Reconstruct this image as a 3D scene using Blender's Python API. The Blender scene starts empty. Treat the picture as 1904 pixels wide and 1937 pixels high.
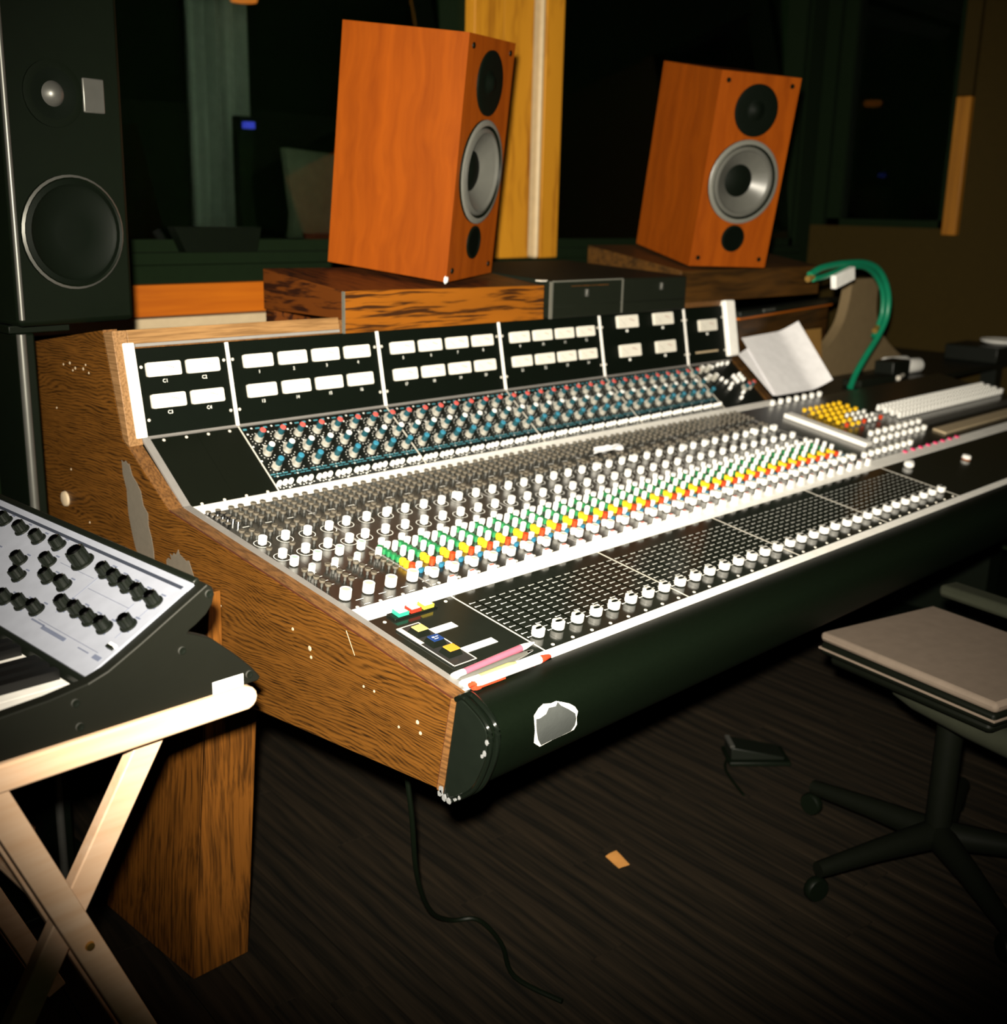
import bpy, math, random
import numpy as np
from mathutils import Matrix, Vector
random.seed(7)
C = bpy.context.scene.collection
SC = bpy.context.scene

# ------------------------------------------------------------------ camera, light, exposure
cam_d = bpy.data.cameras.new('camera'); cam = bpy.data.objects.new('camera', cam_d); C.objects.link(cam)
SC.camera = cam
CAM = Vector((-1.1806, -1.0396, 1.2785))
right = Vector((0.69470471, -0.71889738, 0.02391486)); down = Vector((-0.16644575, -0.19301188, -0.96697582)); fwd = Vector((0.69977223, 0.66778213, -0.25374367))
cam.matrix_world = Matrix(((right.x, -down.x, -fwd.x, CAM.x), (right.y, -down.y, -fwd.y, CAM.y), (right.z, -down.z, -fwd.z, CAM.z), (0, 0, 0, 1)))
cam_d.sensor_fit = 'HORIZONTAL'; cam_d.sensor_width = 36.0; cam_d.lens = 36.0 * 2192.16 / 1904.0
cam_d.clip_start = 0.02; cam_d.clip_end = 60
cam_d.dof.use_dof = True; cam_d.dof.focus_distance = 1.68; cam_d.dof.aperture_fstop = 4.2

world = bpy.data.worlds.new('world'); SC.world = world; world.use_nodes = True
world.node_tree.nodes['Background'].inputs[0].default_value = (0.55, 0.75, 0.32, 1)
world.node_tree.nodes['Background'].inputs[1].default_value = 0.012

fl = bpy.data.lights.new('camera_flash', 'SPOT'); flash = bpy.data.objects.new('camera_flash', fl); C.objects.link(flash)
fl.energy = 880; fl.color = (1.0, 0.92, 0.76); fl.spot_size = math.radians(71); fl.spot_blend = 1.0; fl.shadow_soft_size = 0.022
flash.location = CAM + Vector((-0.02, 0.02, 0.09))
flash.rotation_euler = (CAM + fwd * 2192 + right * (1060 - 952) + down * (790 - 968) - flash.location).to_track_quat('-Z', 'Y').to_euler()
SC.view_settings.view_transform = 'Standard'; SC.view_settings.look = 'None'
SC.view_settings.exposure = 0.0; SC.view_settings.gamma = 1.0; SC.view_settings.use_curve_mapping = False
SC.cycles.max_bounces = 6; SC.cycles.use_denoising = True

# ------------------------------------------------------------------ materials
def mat(name, col, rough=0.5, metal=0.0, spec=0.5, emit=None, alpha=1.0, trans=0.0, bump=0, bscale=200, coat=0.0):
    m = bpy.data.materials.new(name); m.use_nodes = True
    nt = m.node_tree; b = nt.nodes['Principled BSDF']
    b.inputs['Base Color'].default_value = (*col, 1); b.inputs['Roughness'].default_value = rough
    b.inputs['Metallic'].default_value = metal; b.inputs['Specular IOR Level'].default_value = spec
    b.inputs['Transmission Weight'].default_value = trans; b.inputs['Coat Weight'].default_value = coat
    if emit: b.inputs['Emission Color'].default_value = (*emit[:3], 1); b.inputs['Emission Strength'].default_value = emit[3]
    # every surface carries a little procedural mottling
    tc = nt.nodes.new('ShaderNodeTexCoord'); nz = nt.nodes.new('ShaderNodeTexNoise'); nz.inputs['Scale'].default_value = bscale * 0.2
    nt.links.new(tc.outputs['Object'], nz.inputs['Vector'])
    mx = nt.nodes.new('ShaderNodeMix'); mx.data_type = 'RGBA'
    mx.inputs['A'].default_value = (*[c * 0.86 for c in col], 1); mx.inputs['B'].default_value = (*[min(1, c * 1.1) for c in col], 1)
    nt.links.new(nz.outputs['Fac'], mx.inputs['Factor']); nt.links.new(mx.outputs['Result'], b.inputs['Base Color'])
    if bump:
        n2 = nt.nodes.new('ShaderNodeTexNoise'); n2.inputs['Scale'].default_value = bscale; nt.links.new(tc.outputs['Object'], n2.inputs['Vector'])
        bp = nt.nodes.new('ShaderNodeBump'); bp.inputs['Strength'].default_value = bump; bp.inputs['Distance'].default_value = 0.002
        nt.links.new(n2.outputs['Fac'], bp.inputs['Height']); nt.links.new(bp.outputs['Normal'], b.inputs['Normal'])
    return m

def wood(name, light, dark, grain='Y', cross='Z', lines=120.0, along=5.0, warp=0.02, warp_scale=5.0, lo=0.42, hi=0.6, rough=0.4, tone=0.5, spec=0.25, period=0.0, rwarp=0.03, rscale=(1, 3, 12)):
    """grain runs along one axis; dark pores are stretched noise seen through a warped coordinate"""
    m = bpy.data.materials.new(name); m.use_nodes = True
    nt = m.node_tree; b = nt.nodes['Principled BSDF']; L = nt.links.new
    b.inputs['Roughness'].default_value = rough; b.inputs['Specular IOR Level'].default_value = spec
    tc = nt.nodes.new('ShaderNodeTexCoord')
    wn = nt.nodes.new('ShaderNodeTexNoise'); wn.inputs['Scale'].default_value = warp_scale; wn.inputs['Detail'].default_value = 2.5
    L(tc.outputs['Object'], wn.inputs['Vector'])
    sub = nt.nodes.new('ShaderNodeVectorMath'); sub.operation = 'SUBTRACT'; sub.inputs[1].default_value = (0.5, 0.5, 0.5); L(wn.outputs['Color'], sub.inputs[0])
    scl = nt.nodes.new('ShaderNodeVectorMath'); scl.operation = 'SCALE'; scl.inputs['Scale'].default_value = warp; L(sub.outputs[0], scl.inputs[0])
    add = nt.nodes.new('ShaderNodeVectorMath'); add.operation = 'ADD'; L(tc.outputs['Object'], add.inputs[0]); L(scl.outputs[0], add.inputs[1])
    mp = nt.nodes.new('ShaderNodeMapping')
    s = [lines, lines, lines]; s['XYZ'.index(grain)] = along
    mp.inputs['Scale'].default_value = s; L(add.outputs[0], mp.inputs['Vector'])
    n1 = nt.nodes.new('ShaderNodeTexNoise'); n1.inputs['Scale'].default_value = 1.0; n1.inputs['Detail'].default_value = 3.0; n1.inputs['Roughness'].default_value = 0.6
    L(mp.outputs[0], n1.inputs['Vector'])
    fac = n1.outputs['Fac']
    if period:                      # growth-ring lines: bands across the grain, bent by broad noise
        m3 = nt.nodes.new('ShaderNodeMapping'); m3.inputs['Scale'].default_value = rscale; L(tc.outputs['Object'], m3.inputs['Vector'])
        n3 = nt.nodes.new('ShaderNodeTexNoise'); n3.inputs['Scale'].default_value = 1.0; n3.inputs['Detail'].default_value = 3.0; n3.inputs['Roughness'].default_value = 0.45; L(m3.outputs[0], n3.inputs['Vector'])
        sx = nt.nodes.new('ShaderNodeSeparateXYZ'); L(tc.outputs['Object'], sx.inputs[0])
        ma = nt.nodes.new('ShaderNodeMath'); ma.operation = 'MULTIPLY_ADD'; ma.inputs[1].default_value = rwarp; L(n3.outputs['Fac'], ma.inputs[0]); L(sx.outputs[cross], ma.inputs[2])
        mm = nt.nodes.new('ShaderNodeMath'); mm.operation = 'MULTIPLY'; mm.inputs[1].default_value = 2 * math.pi / period; L(ma.outputs[0], mm.inputs[0])
        si = nt.nodes.new('ShaderNodeMath'); si.operation = 'SINE'; L(mm.outputs[0], si.inputs[0])
        mx = nt.nodes.new('ShaderNodeMath'); mx.operation = 'MULTIPLY_ADD'; mx.inputs[1].default_value = 0.12; L(si.outputs[0], mx.inputs[0]); L(n1.outputs['Fac'], mx.inputs[2])
        fac = mx.outputs[0]
    rp = nt.nodes.new('ShaderNodeValToRGB'); rp.color_ramp.elements[0].position = lo; rp.color_ramp.elements[0].color = (*dark, 1)
    rp.color_ramp.elements[1].position = hi; rp.color_ramp.elements[1].color = (*light, 1)
    L(fac, rp.inputs['Fac'])
    mp2 = nt.nodes.new('ShaderNodeMapping'); s2 = [lines * 0.12] * 3; s2['XYZ'.index(grain)] = along * 0.4
    mp2.inputs['Scale'].default_value = s2; L(add.outputs[0], mp2.inputs['Vector'])
    n2 = nt.nodes.new('ShaderNodeTexNoise'); n2.inputs['Scale'].default_value = 1.0; n2.inputs['Detail'].default_value = 2.0; L(mp2.outputs[0], n2.inputs['Vector'])
    hs = nt.nodes.new('ShaderNodeMath'); hs.operation = 'MULTIPLY_ADD'; hs.inputs[1].default_value = tone; hs.inputs[2].default_value = 1.0 - tone * 0.5
    L(n2.outputs['Fac'], hs.inputs[0])
    mul = nt.nodes.new('ShaderNodeVectorMath'); mul.operation = 'SCALE'; L(rp.outputs['Color'], mul.inputs[0]); L(hs.outputs[0], mul.inputs['Scale'])
    L(mul.outputs[0], b.inputs['Base Color'])
    bp = nt.nodes.new('ShaderNodeBump'); bp.inputs['Strength'].default_value = 0.15; bp.inputs['Distance'].default_value = 0.001
    L(n1.outputs['Fac'], bp.inputs['Height']); L(bp.outputs['Normal'], b.inputs['Normal'])
    return m

def ringed(name, c0, c1, scale):
    m = mat(name, c0, 0.5); return m

M = {}
M['cheek'] = wood('walnut_veneer', (0.105, 0.041, 0.0068), (0.016, 0.007, 0.0022), 'Y', 'Z', 520, 16, 0.02, 5.0, 0.27, 0.56, 0.36, 0.7, 0.2, 0.0050, 0.10, (1, 3.2, 9))
M['cheek_edge'] = wood('walnut_edge', (0.15, 0.068, 0.021), (0.06, 0.027, 0.009), 'Y', 'Z', 260, 10, 0.01, 5, 0.35, 0.6, 0.5, 0.3)
M['stile_wood'] = wood('walnut_stile', (0.24, 0.13, 0.055), (0.13, 0.068, 0.026), 'Y', 'X', 260, 10, 0.01, 5, 0.35, 0.6, 0.5, 0.3)
M['rail_wood'] = wood('walnut_rail', (0.24, 0.13, 0.05), (0.14, 0.072, 0.026), 'X', 'Y', 260, 10, 0.01, 5, 0.35, 0.6, 0.5, 0.3)
M['leg_wood'] = wood('leg_veneer', (0.15, 0.053, 0.008), (0.045, 0.017, 0.0035), 'Z', 'X', 140, 6, 0.03, 4, 0.36, 0.58, 0.4, 0.6)
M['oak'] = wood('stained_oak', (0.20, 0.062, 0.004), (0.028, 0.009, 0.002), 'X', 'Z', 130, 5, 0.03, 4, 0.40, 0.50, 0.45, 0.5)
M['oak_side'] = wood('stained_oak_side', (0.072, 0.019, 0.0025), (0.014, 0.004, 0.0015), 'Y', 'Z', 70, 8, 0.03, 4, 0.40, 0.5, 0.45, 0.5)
M['cherry'] = wood('cherry_veneer', (0.205, 0.043, 0.0021), (0.150, 0.029, 0.0015), 'Z', 'X', 36, 2.2, 0.07, 5, 0.28, 0.66, 0.45, 0.6, 0.15)
M['pine'] = wood('pine_boards', (0.50, 0.215, 0.014), (0.24, 0.08, 0.006), 'Z', 'X', 22, 1.6, 0.08, 4, 0.30, 0.5, 0.5, 0.6)
M['pine_stand'] = wood('pine_slats', (0.88, 0.62, 0.43), (0.78, 0.50, 0.31), 'X', 'Z', 60, 4, 0.02, 4, 0.3, 0.7, 0.5, 0.25)
M['orange_wood'] = wood('orange_board', (0.38, 0.098, 0.004), (0.29, 0.066, 0.003), 'X', 'Z', 50, 2.5, 0.02, 4, 0.3, 0.7, 0.5, 0.3)
M['brown_wood'] = wood('brown_board', (0.06, 0.025, 0.004), (0.022, 0.010, 0.002), 'X', 'Z', 60, 4, 0.03, 4, 0.35, 0.6, 0.5, 0.4)
M['floor'] = wood('dark_plank', (0.0175, 0.0118, 0.0064), (0.003, 0.0026, 0.0014), 'Y', 'X', 55, 2.2, 0.02, 3, 0.36, 0.66, 0.7, 0.9, 0.2)
M['white'] = mat('white_plastic', (0.83, 0.82, 0.79), 0.4)
M['rail'] = mat('white_enamel', (0.86, 0.84, 0.80), 0.45)
M['batten_cream'] = mat('cream_batten', (0.50, 0.38, 0.22), 0.5)
M['white_edge'] = mat('offwhite_cap_top', (0.60, 0.59, 0.55), 0.5)
M['black_hole'] = mat('black_recess', (0.001, 0.002, 0.001), 0.7, 0, 0.03)
M['panel'] = mat('black_gloss_panel', (0.010, 0.012, 0.009), 0.13, 0, 0.28)
M['mixpanel'] = mat('black_anodised_panel', (0.011, 0.0115, 0.0095), 0.27, 0, 0.9)
M['eqpanel'] = mat('black_satin_panel', (0.0025, 0.004, 0.003), 0.4, 0, 0.3)
M['blank'] = mat('black_blank_panel', (0.0022, 0.0035, 0.0016), 0.55, 0, 0.15, bump=0.1)
M['meterpanel'] = mat('matt_black_panel', (0.0015, 0.003, 0.0015), 0.6, 0, 0.08)
M['alu'] = mat('brushed_aluminium', (0.22, 0.21, 0.20), 0.5, 0.2)
M['silver'] = mat('silver_seam', (0.72, 0.68, 0.6), 0.4, 0.3)
M['print'] = mat('white_print', (0.82, 0.82, 0.78), 0.6)
M['print_blue'] = mat('teal_print', (0.05, 0.20, 0.25), 0.6)
M['steel'] = mat('bronze_button', (0.115, 0.10, 0.077), 0.3, 0.0)
M['stem'] = mat('button_stem', (0.06, 0.06, 0.055), 0.25, 0.0)
M['button_top'] = mat('taupe_button_top', (0.055, 0.048, 0.036), 0.4)
M['green'] = mat('green_button', (0.006, 0.155, 0.045), 0.45)
M['yellow'] = mat('yellow_button', (0.85, 0.50, 0.012), 0.45)
M['red'] = mat('red_button', (0.55, 0.045, 0.007), 0.45)
M['blue'] = mat('blue_button', (0.015, 0.13, 0.22), 0.45)
M['eqgrey'] = mat('pale_grey_knob', (0.30, 0.29, 0.255), 0.45)
M['teal'] = mat('teal_knob', (0.010, 0.060, 0.078), 0.35)
M['capred'] = mat('red_knob_cap', (0.55, 0.085, 0.07), 0.4)
M['capblue'] = mat('sky_blue_knob_cap', (0.03, 0.19, 0.29), 0.4)
M['capgreen'] = mat('grey_green_cap', (0.30, 0.42, 0.36), 0.4)
M['captop'] = mat('khaki_cap', (0.45, 0.43, 0.33), 0.5)
M['meterface'] = mat('meter_face', (0.66, 0.63, 0.56), 0.5)
M['meterred'] = mat('meter_red_scale', (0.30, 0.05, 0.04), 0.6)
M['needle'] = mat('meter_needle', (0.09, 0.08, 0.07), 0.6)
M['vinyl'] = mat('black_vinyl', (0.0022, 0.004, 0.002), 0.5, 0, 0.04, bump=0.2, bscale=900)
M['capgloss'] = mat('black_gloss_vinyl', (0.005, 0.007, 0.005), 0.17, 0, 0.5, coat=0.3)
M['pipegloss'] = mat('black_piping', (0.003, 0.0045, 0.003), 0.14, 0, 0.9)
M['plate_metal'] = mat('plate_metal', (0.035, 0.035, 0.034), 0.3, 0.4)
M['fleck'] = mat('pale_wear', (0.17, 0.175, 0.18), 0.4)
M['tape'] = mat('grey_tape_residue', (0.095, 0.08, 0.06), 0.8, bump=0.3, bscale=600)
M['patch'] = mat('grey_tape', (0.055, 0.06, 0.058), 0.5, 0, 0.2, bump=0.1)
M['nick'] = mat('bare_wood_nick', (0.42, 0.33, 0.22), 0.7)
M['inlay'] = mat('red_brown_edge', (0.055, 0.014, 0.005), 0.5)
M['tealbtn'] = mat('turquoise_lens', (0.025, 0.34, 0.21), 0.35)
M['redbtn'] = mat('red_lens', (0.5, 0.03, 0.015), 0.35)
M['yelbtn'] = mat('yellow_lens', (0.8, 0.6, 0.05), 0.35)
M['amber'] = mat('amber_key', (0.60, 0.25, 0.025), 0.4)
M['cream'] = mat('cream_key', (0.62, 0.48, 0.14), 0.4)
M['navy'] = mat('navy_key', (0.010, 0.035, 0.14), 0.35)
M['blackplastic'] = mat('black_plastic', (0.004, 0.0055, 0.0035), 0.42, 0, 0.3)
M['dustyblack'] = mat('dusty_black_side', (0.0055, 0.0060, 0.0040), 0.55, 0, 0.15, bump=0.1, bscale=60)
M['greymetal'] = mat('grey_metal', (0.11, 0.11, 0.10), 0.4, 0.6)
M['chrome'] = mat('chrome', (0.75, 0.75, 0.75), 0.12, 1.0)
M['synthpanel'] = mat('synth_faceplate', (0.26, 0.275, 0.33), 0.5)
M['synthprint'] = mat('synth_print', (0.10, 0.115, 0.17), 0.6)
M['synthstripe'] = mat('synth_stripe', (0.03, 0.035, 0.05), 0.4)
M['keywhite'] = mat('ivory_key', (0.86, 0.83, 0.78), 0.35)
M['keyblack'] = mat('ebony_key', (0.003, 0.003, 0.003), 0.35, 0, 0.3)
M['casegrey'] = mat('charcoal_vinyl_case', (0.0065, 0.0085, 0.005), 0.6, 0, 0.12, bump=0.35, bscale=500)
M['casetrim'] = mat('worn_case_edge', (0.09, 0.09, 0.075), 0.5)
M['conegrey'] = mat('grey_speaker_cone', (0.075, 0.075, 0.066), 0.35)
M['surround'] = mat('light_grey_surround', (0.12, 0.12, 0.105), 0.4)
M['rubber'] = mat('black_rubber', (0.0018, 0.0035, 0.0015), 0.5, 0, 0.12)
M['darkcone'] = mat('dark_cone', (0.0015, 0.003, 0.0015), 0.6, 0, 0.08)
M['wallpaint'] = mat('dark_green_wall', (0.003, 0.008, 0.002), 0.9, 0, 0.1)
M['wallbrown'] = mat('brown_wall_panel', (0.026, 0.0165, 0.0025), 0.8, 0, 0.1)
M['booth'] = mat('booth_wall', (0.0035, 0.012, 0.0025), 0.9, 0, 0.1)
M['curtain'] = mat('grey_green_curtain', (0.15, 0.23, 0.165), 0.9)
M['gobo'] = mat('grey_green_panel', (0.08, 0.125, 0.065), 0.9)
M['paper'] = mat('white_paper', (0.82, 0.81, 0.84), 0.7)
M['card'] = mat('brown_card', (0.22, 0.11, 0.018), 0.8)
M['cablegreen'] = mat('green_cable', (0.004, 0.17, 0.085), 0.4)
M['gold'] = mat('brass', (0.75, 0.45, 0.12), 0.3, 0.8)
M['pink'] = mat('pink_barrel', (0.40, 0.10, 0.15), 0.4)
M['penred'] = mat('red_pen_tip', (0.58, 0.05, 0.018), 0.4)
M['pengrey'] = mat('grey_barrel', (0.13, 0.128, 0.115), 0.35, 0.2)
M['penpale'] = mat('pale_yellow_barrel', (0.42, 0.42, 0.16), 0.4)
M['seat'] = mat('grey_chair_vinyl', (0.135, 0.105, 0.083), 0.7, 0, 0.12, bump=0.1)
M['chairplastic'] = mat('chair_plastic', (0.0032, 0.004, 0.0025), 0.5, 0, 0.08)
M['flare'] = mat('grey_brown_wood', (0.16, 0.115, 0.06), 0.6, 0, 0.2)
M['scrap'] = mat('tan_scrap', (0.5, 0.22, 0.05), 0.8)
M['glass'] = mat('window_glass', (0.9, 0.95, 0.9), 0.02, 0, 0.3, trans=1.0)
M['magenta'] = mat('magenta_button', (0.70, 0.04, 0.15), 0.45)
M['creambar'] = mat('cream_strip', (0.42, 0.33, 0.21), 0.5)
M['pinkbar'] = mat('dusty_pink_strip', (0.55, 0.44, 0.38), 0.5)
M['led_blue'] = mat('blue_led', (0.02, 0.03, 0.3), 0.4, emit=(0.06, 0.09, 0.8, 0.5))
M['led_amber'] = mat('amber_lamp', (0.5, 0.2, 0.03), 0.4, emit=(1.0, 0.28, 0.03, 0.5))

# ------------------------------------------------------------------ mesh builder
class G:
    def __init__(s): s.v = []; s.f = []; s.m = []; s.sm = []; s.mats = []
    def mi(s, m):
        if m not in s.mats: s.mats.append(m)
        return s.mats.index(m)
    def add(s, vs, fs, m, T=None, smooth=False):
        b = len(s.v)
        for p in vs:
            p = Vector(p)
            if T is not None: p = T @ p
            s.v.append(tuple(p))
        k = s.mi(m)
        for f in fs: s.f.append(tuple(b + i for i in f)); s.m.append(k); s.sm.append(smooth)
        return s
    def box(s, a, b, m, T=None):
        (x0, y0, z0), (x1, y1, z1) = a, b
        vs = [(x0, y0, z0), (x1, y0, z0), (x1, y1, z0), (x0, y1, z0), (x0, y0, z1), (x1, y0, z1), (x1, y1, z1), (x0, y1, z1)]
        return s.add(vs, [(0, 3, 2, 1), (4, 5, 6, 7), (0, 1, 5, 4), (1, 2, 6, 5), (2, 3, 7, 6), (3, 0, 4, 7)], m, T)
    def lathe(s, prof, n=16, T=None, cap0=True, cap1=True):
        """prof: list of (r, z, mat) – the material of a ring belongs to the band below it"""
        for i in range(len(prof) - 1):
            (r0, z0, _), (r1, z1, m) = prof[i], prof[i + 1]
            vs = []; 
            for r, z in ((r0, z0), (r1, z1)):
                vs += [(r * math.cos(2 * math.pi * k / n), r * math.sin(2 * math.pi * k / n), z) for k in range(n)]
            s.add(vs, [(k, (k + 1) % n, n + (k + 1) % n, n + k) for k in range(n)], m, T, True)
        for c, e in ((cap0, 0), (cap1, -1)):
            r, z, m = prof[e]
            if c and r > 1e-6:
                vs = [(r * math.cos(2 * math.pi * k / n), r * math.sin(2 * math.pi * k / n), z) for k in range(n)]
                s.add(vs, [tuple(range(n))[::(1 if e else -1)]], m, T)
        return s
    def prism(s, poly, h0, h1, m, T=None, axes='xyz', mtop=None, smooth=False):
        """poly in the first two axes, extruded along the third"""
        ix = ['xyz'.index(a) for a in axes]; n = len(poly)
        def P(a, b, h):
            q = [0, 0, 0]; q[ix[0]] = a; q[ix[1]] = b; q[ix[2]] = h; return q
        vs = [P(a, b, h0) for a, b in poly] + [P(a, b, h1) for a, b in poly]
        s.add(vs, [tuple(range(n))[::-1]], m, T); s.add(vs, [tuple(range(n, 2 * n))], mtop or m, T)
        s.add(vs, [(i, (i + 1) % n, n + (i + 1) % n, n + i) for i in range(n)], m, T, smooth)
        return s
    def tube(s, path, r, m, n=10, T=None):
        path = [Vector(p) for p in path]; rings = []
        up = Vector((0.13, 0.21, 0.97))
        for i, p in enumerate(path):
            d = (path[min(i + 1, len(path) - 1)] - path[max(i - 1, 0)]).normalized()
            a = d.cross(up).normalized(); b = a.cross(d)
            rr = r[i] if isinstance(r, (list, tuple)) else r
            rings.append([p + (a * math.cos(2 * math.pi * k / n) + b * math.sin(2 * math.pi * k / n)) * rr for k in range(n)])
        vs = [q for R in rings for q in R]
        fs = [(i * n + k, i * n + (k + 1) % n, (i + 1) * n + (k + 1) % n, (i + 1) * n + k) for i in range(len(path) - 1) for k in range(n)]
        s.add(vs, fs, m, T, True)
        s.add(rings[0], [tuple(range(n))], m, T); s.add(rings[-1], [tuple(range(n))[::-1]], m, T)
        return s
    def mesh(s, name):
        me = bpy.data.meshes.new(name); me.from_pydata(s.v, [], s.f)
        for m in s.mats: me.materials.append(M[m])
        me.polygons.foreach_set('material_index', s.m); me.polygons.foreach_set('use_smooth', s.sm)
        import bmesh
        bm = bmesh.new(); bm.from_mesh(me)
        bmesh.ops.remove_doubles(bm, verts=bm.verts, dist=1e-6)
        bmesh.ops.recalc_face_normals(bm, faces=bm.faces); bm.to_mesh(me); bm.free()
        me.set_sharp_from_angle(angle=math.radians(40))
        me.update(); return me

WM = {}
def put(o, T=None, parent=None):
    T = T if T is not None else Matrix.Identity(4)
    if parent is not None:
        o.parent = parent; o.matrix_basis = WM[parent].inverted() @ T
    else: o.matrix_basis = T
    WM[o] = T
def obj(name, g, parent=None, T=None, label=None, cat=None, group=None, kind=None, bevel=0):
    me = g.mesh(name) if isinstance(g, G) else g
    o = bpy.data.objects.new(name, me); C.objects.link(o); put(o, T, parent)
    tag(o, label, cat, group, kind)
    if bevel:
        b = o.modifiers.new('bevel', 'BEVEL'); b.width = bevel; b.segments = 2; b.limit_method = 'ANGLE'
    return o
def tag(o, label=None, cat=None, group=None, kind=None):
    if label: o['label'] = label
    if cat: o['category'] = cat
    if group: o['group'] = group
    if kind: o['kind'] = kind
def thing(name, label, cat, T, group=None):
    o = bpy.data.objects.new(name, None); o.empty_display_size = 0.05; C.objects.link(o); put(o, T)
    tag(o, label, cat, group); return o
def Tr(x, y, z): return Matrix.Translation((x, y, z))
def Rz(a): return Matrix.Rotation(a, 4, 'Z')
def local(T): return T.inverted()

# ------------------------------------------------------------------ console frame of reference
P = 0.0445                      # module pitch
PR = {'F': (0, 0.663), 'G': (.1940, .6949), 'H': (.6440, .7774), 'J': (.7699, .8790), 'K': (.7991, 1.0292)}
def frame(a, b):
    (y0, z0), (y1, z1) = PR[a], PR[b]; L = math.hypot(y1 - y0, z1 - z0); d = ((y1 - y0) / L, (z1 - z0) / L)
    return Matrix(((1, 0, 0, 0), (0, d[0], -d[1], y0), (0, d[1], d[0], z0), (0, 0, 0, 1))), L
FG, LFG = frame('F', 'G'); GH, LGH = frame('G', 'H'); HJ, LHJ = frame('H', 'J'); JK, LJK = frame('J', 'K')
XL, XO = -0.1796, -0.219        # inner face of the panels' left edge, outer face of the wooden cheek
XEND = 60 * P                   # right end of the desk, outside the frame
XTOP = 36.9 * P                 # right end of the equaliser and meter sections
def at(Fm, x, s, h=0.0): return Fm @ Tr(x * P, s / 1000.0, h)

# ------------------------------------------------------------------ the room
WY, WX = 1.62, 3.5               # back wall, right wall
def struct(name, g, T=None, parent=None): return obj(name, g, parent, T, kind='structure' if parent is None else None)
floor = struct('floor', G().box((-2.6, -2.4, -0.06), (WX, WY + 1.4, -0.012), 'rubber'))
PA = math.radians(-8)
pw = 0.085; plank_meshes = {}
rnd = random.Random(3)
for i in range(-14, 23):
    y = -1.2 + rnd.random() * 0.7
    while y < 2.25:
        ln = rnd.choice((0.75, 0.95, 1.2))
        xc = i * pw
        # keep the planks to the stretch of floor that can be seen
        wx = xc * math.cos(PA) - y * math.sin(PA); wy = xc * math.sin(PA) + y * math.cos(PA)
        if -0.75 < wx < 2.3 and wy + ln > -0.75 and wy < 1.9 and (wx + 1.0 > 0 or wy > 0.3):
            key = (ln, rnd.randint(0, 2))
            if key not in plank_meshes:
                g = G(); g.box((-pw / 2 + 0.0012, 0.001, -0.012), (pw / 2 - 0.0012, ln - 0.001, 0), 'floor'); plank_meshes[key] = g.mesh('plank')
            obj('plank', plank_meshes[key], floor, Rz(PA) @ Tr(xc, y, rnd.uniform(-0.0012, 0.0)))
        y += ln
Z0, Z1, ZT = 1.152, 2.25, 2.6    # window opening
XP0, XP1 = 1.400, 1.798           # the pine post between the two windows of the back wall
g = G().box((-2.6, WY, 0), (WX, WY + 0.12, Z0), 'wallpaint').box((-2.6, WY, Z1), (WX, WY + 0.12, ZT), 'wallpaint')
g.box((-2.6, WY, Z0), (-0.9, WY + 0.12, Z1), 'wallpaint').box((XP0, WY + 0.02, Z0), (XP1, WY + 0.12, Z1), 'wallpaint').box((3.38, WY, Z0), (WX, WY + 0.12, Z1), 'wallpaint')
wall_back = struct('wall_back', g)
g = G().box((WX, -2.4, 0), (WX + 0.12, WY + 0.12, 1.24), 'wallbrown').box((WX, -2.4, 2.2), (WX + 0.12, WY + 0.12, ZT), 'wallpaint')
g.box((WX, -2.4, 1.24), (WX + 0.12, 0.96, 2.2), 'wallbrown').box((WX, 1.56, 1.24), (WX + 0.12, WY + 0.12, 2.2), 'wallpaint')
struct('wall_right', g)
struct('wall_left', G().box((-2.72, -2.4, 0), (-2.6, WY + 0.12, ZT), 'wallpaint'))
struct('ceiling', G().box((-2.72, -1.2, ZT), (WX + 0.12, WY + 1.4, ZT + 0.1), 'wallpaint'))
# window 1 and 2: frame, sill, pane
def window(name, x0, x1):
    w = struct(name, G().box((x0, WY + 0.01, Z0), (x0 + 0.03, WY + 0.09, Z1), 'wallpaint').box((x1 - 0.03, WY + 0.01, Z0), (x1, WY + 0.09, Z1), 'wallpaint').box((x0, WY + 0.01, Z0), (x1, WY + 0.09, Z0 + 0.03), 'wallpaint'))
    obj('window_sill', G().box((x0, WY - 0.035, Z0 - 0.03), (x1, WY + 0.0, Z0), 'wallpaint'), w, bevel=0.003)
    obj('window_pane', G().prism([(WY + .012, Z0 + .03), (WY + .018, Z0 + .03), (WY + .166, Z1), (WY + .16, Z1)], x0 + .03, x1 - .03, 'glass', axes='yzx'), w)
window('window_1', -0.9, XP0); window('window_2', XP1, 3.38)
# pine boards cladding the post
t = struct('trim_1', G().box((XP0, WY - 0.002, Z0 - 0.03), (XP1, WY + 0.02, Z1 + 0.2), 'pine'))
for x0, x1, d in ((XP0, XP0 + 0.127, 0.03), (XP0 + 0.132, XP0 + 0.270, 0.022), (XP0 + 0.311, XP1, 0.035)):
    obj('board', G().box((x0, WY - d, Z0 - 0.03), (x1, WY, Z1 + 0.2), 'pine'), t, bevel=0.004)
obj('batten', G().box((XP0 + 0.280, WY - 0.045, Z0 - 0.03), (XP0 + 0.300, WY, Z1 + 0.2), 'batten_cream'), t, bevel=0.012)
struct('trim_2', G().box((-1.0, WY - 0.04, 0.999), (2.0, WY, 1.075), 'orange_wood'))
struct('trim_3', G().box((-1.0, WY - 0.055, 0.971), (2.0, WY, 0.995), 'creambar'))
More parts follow.
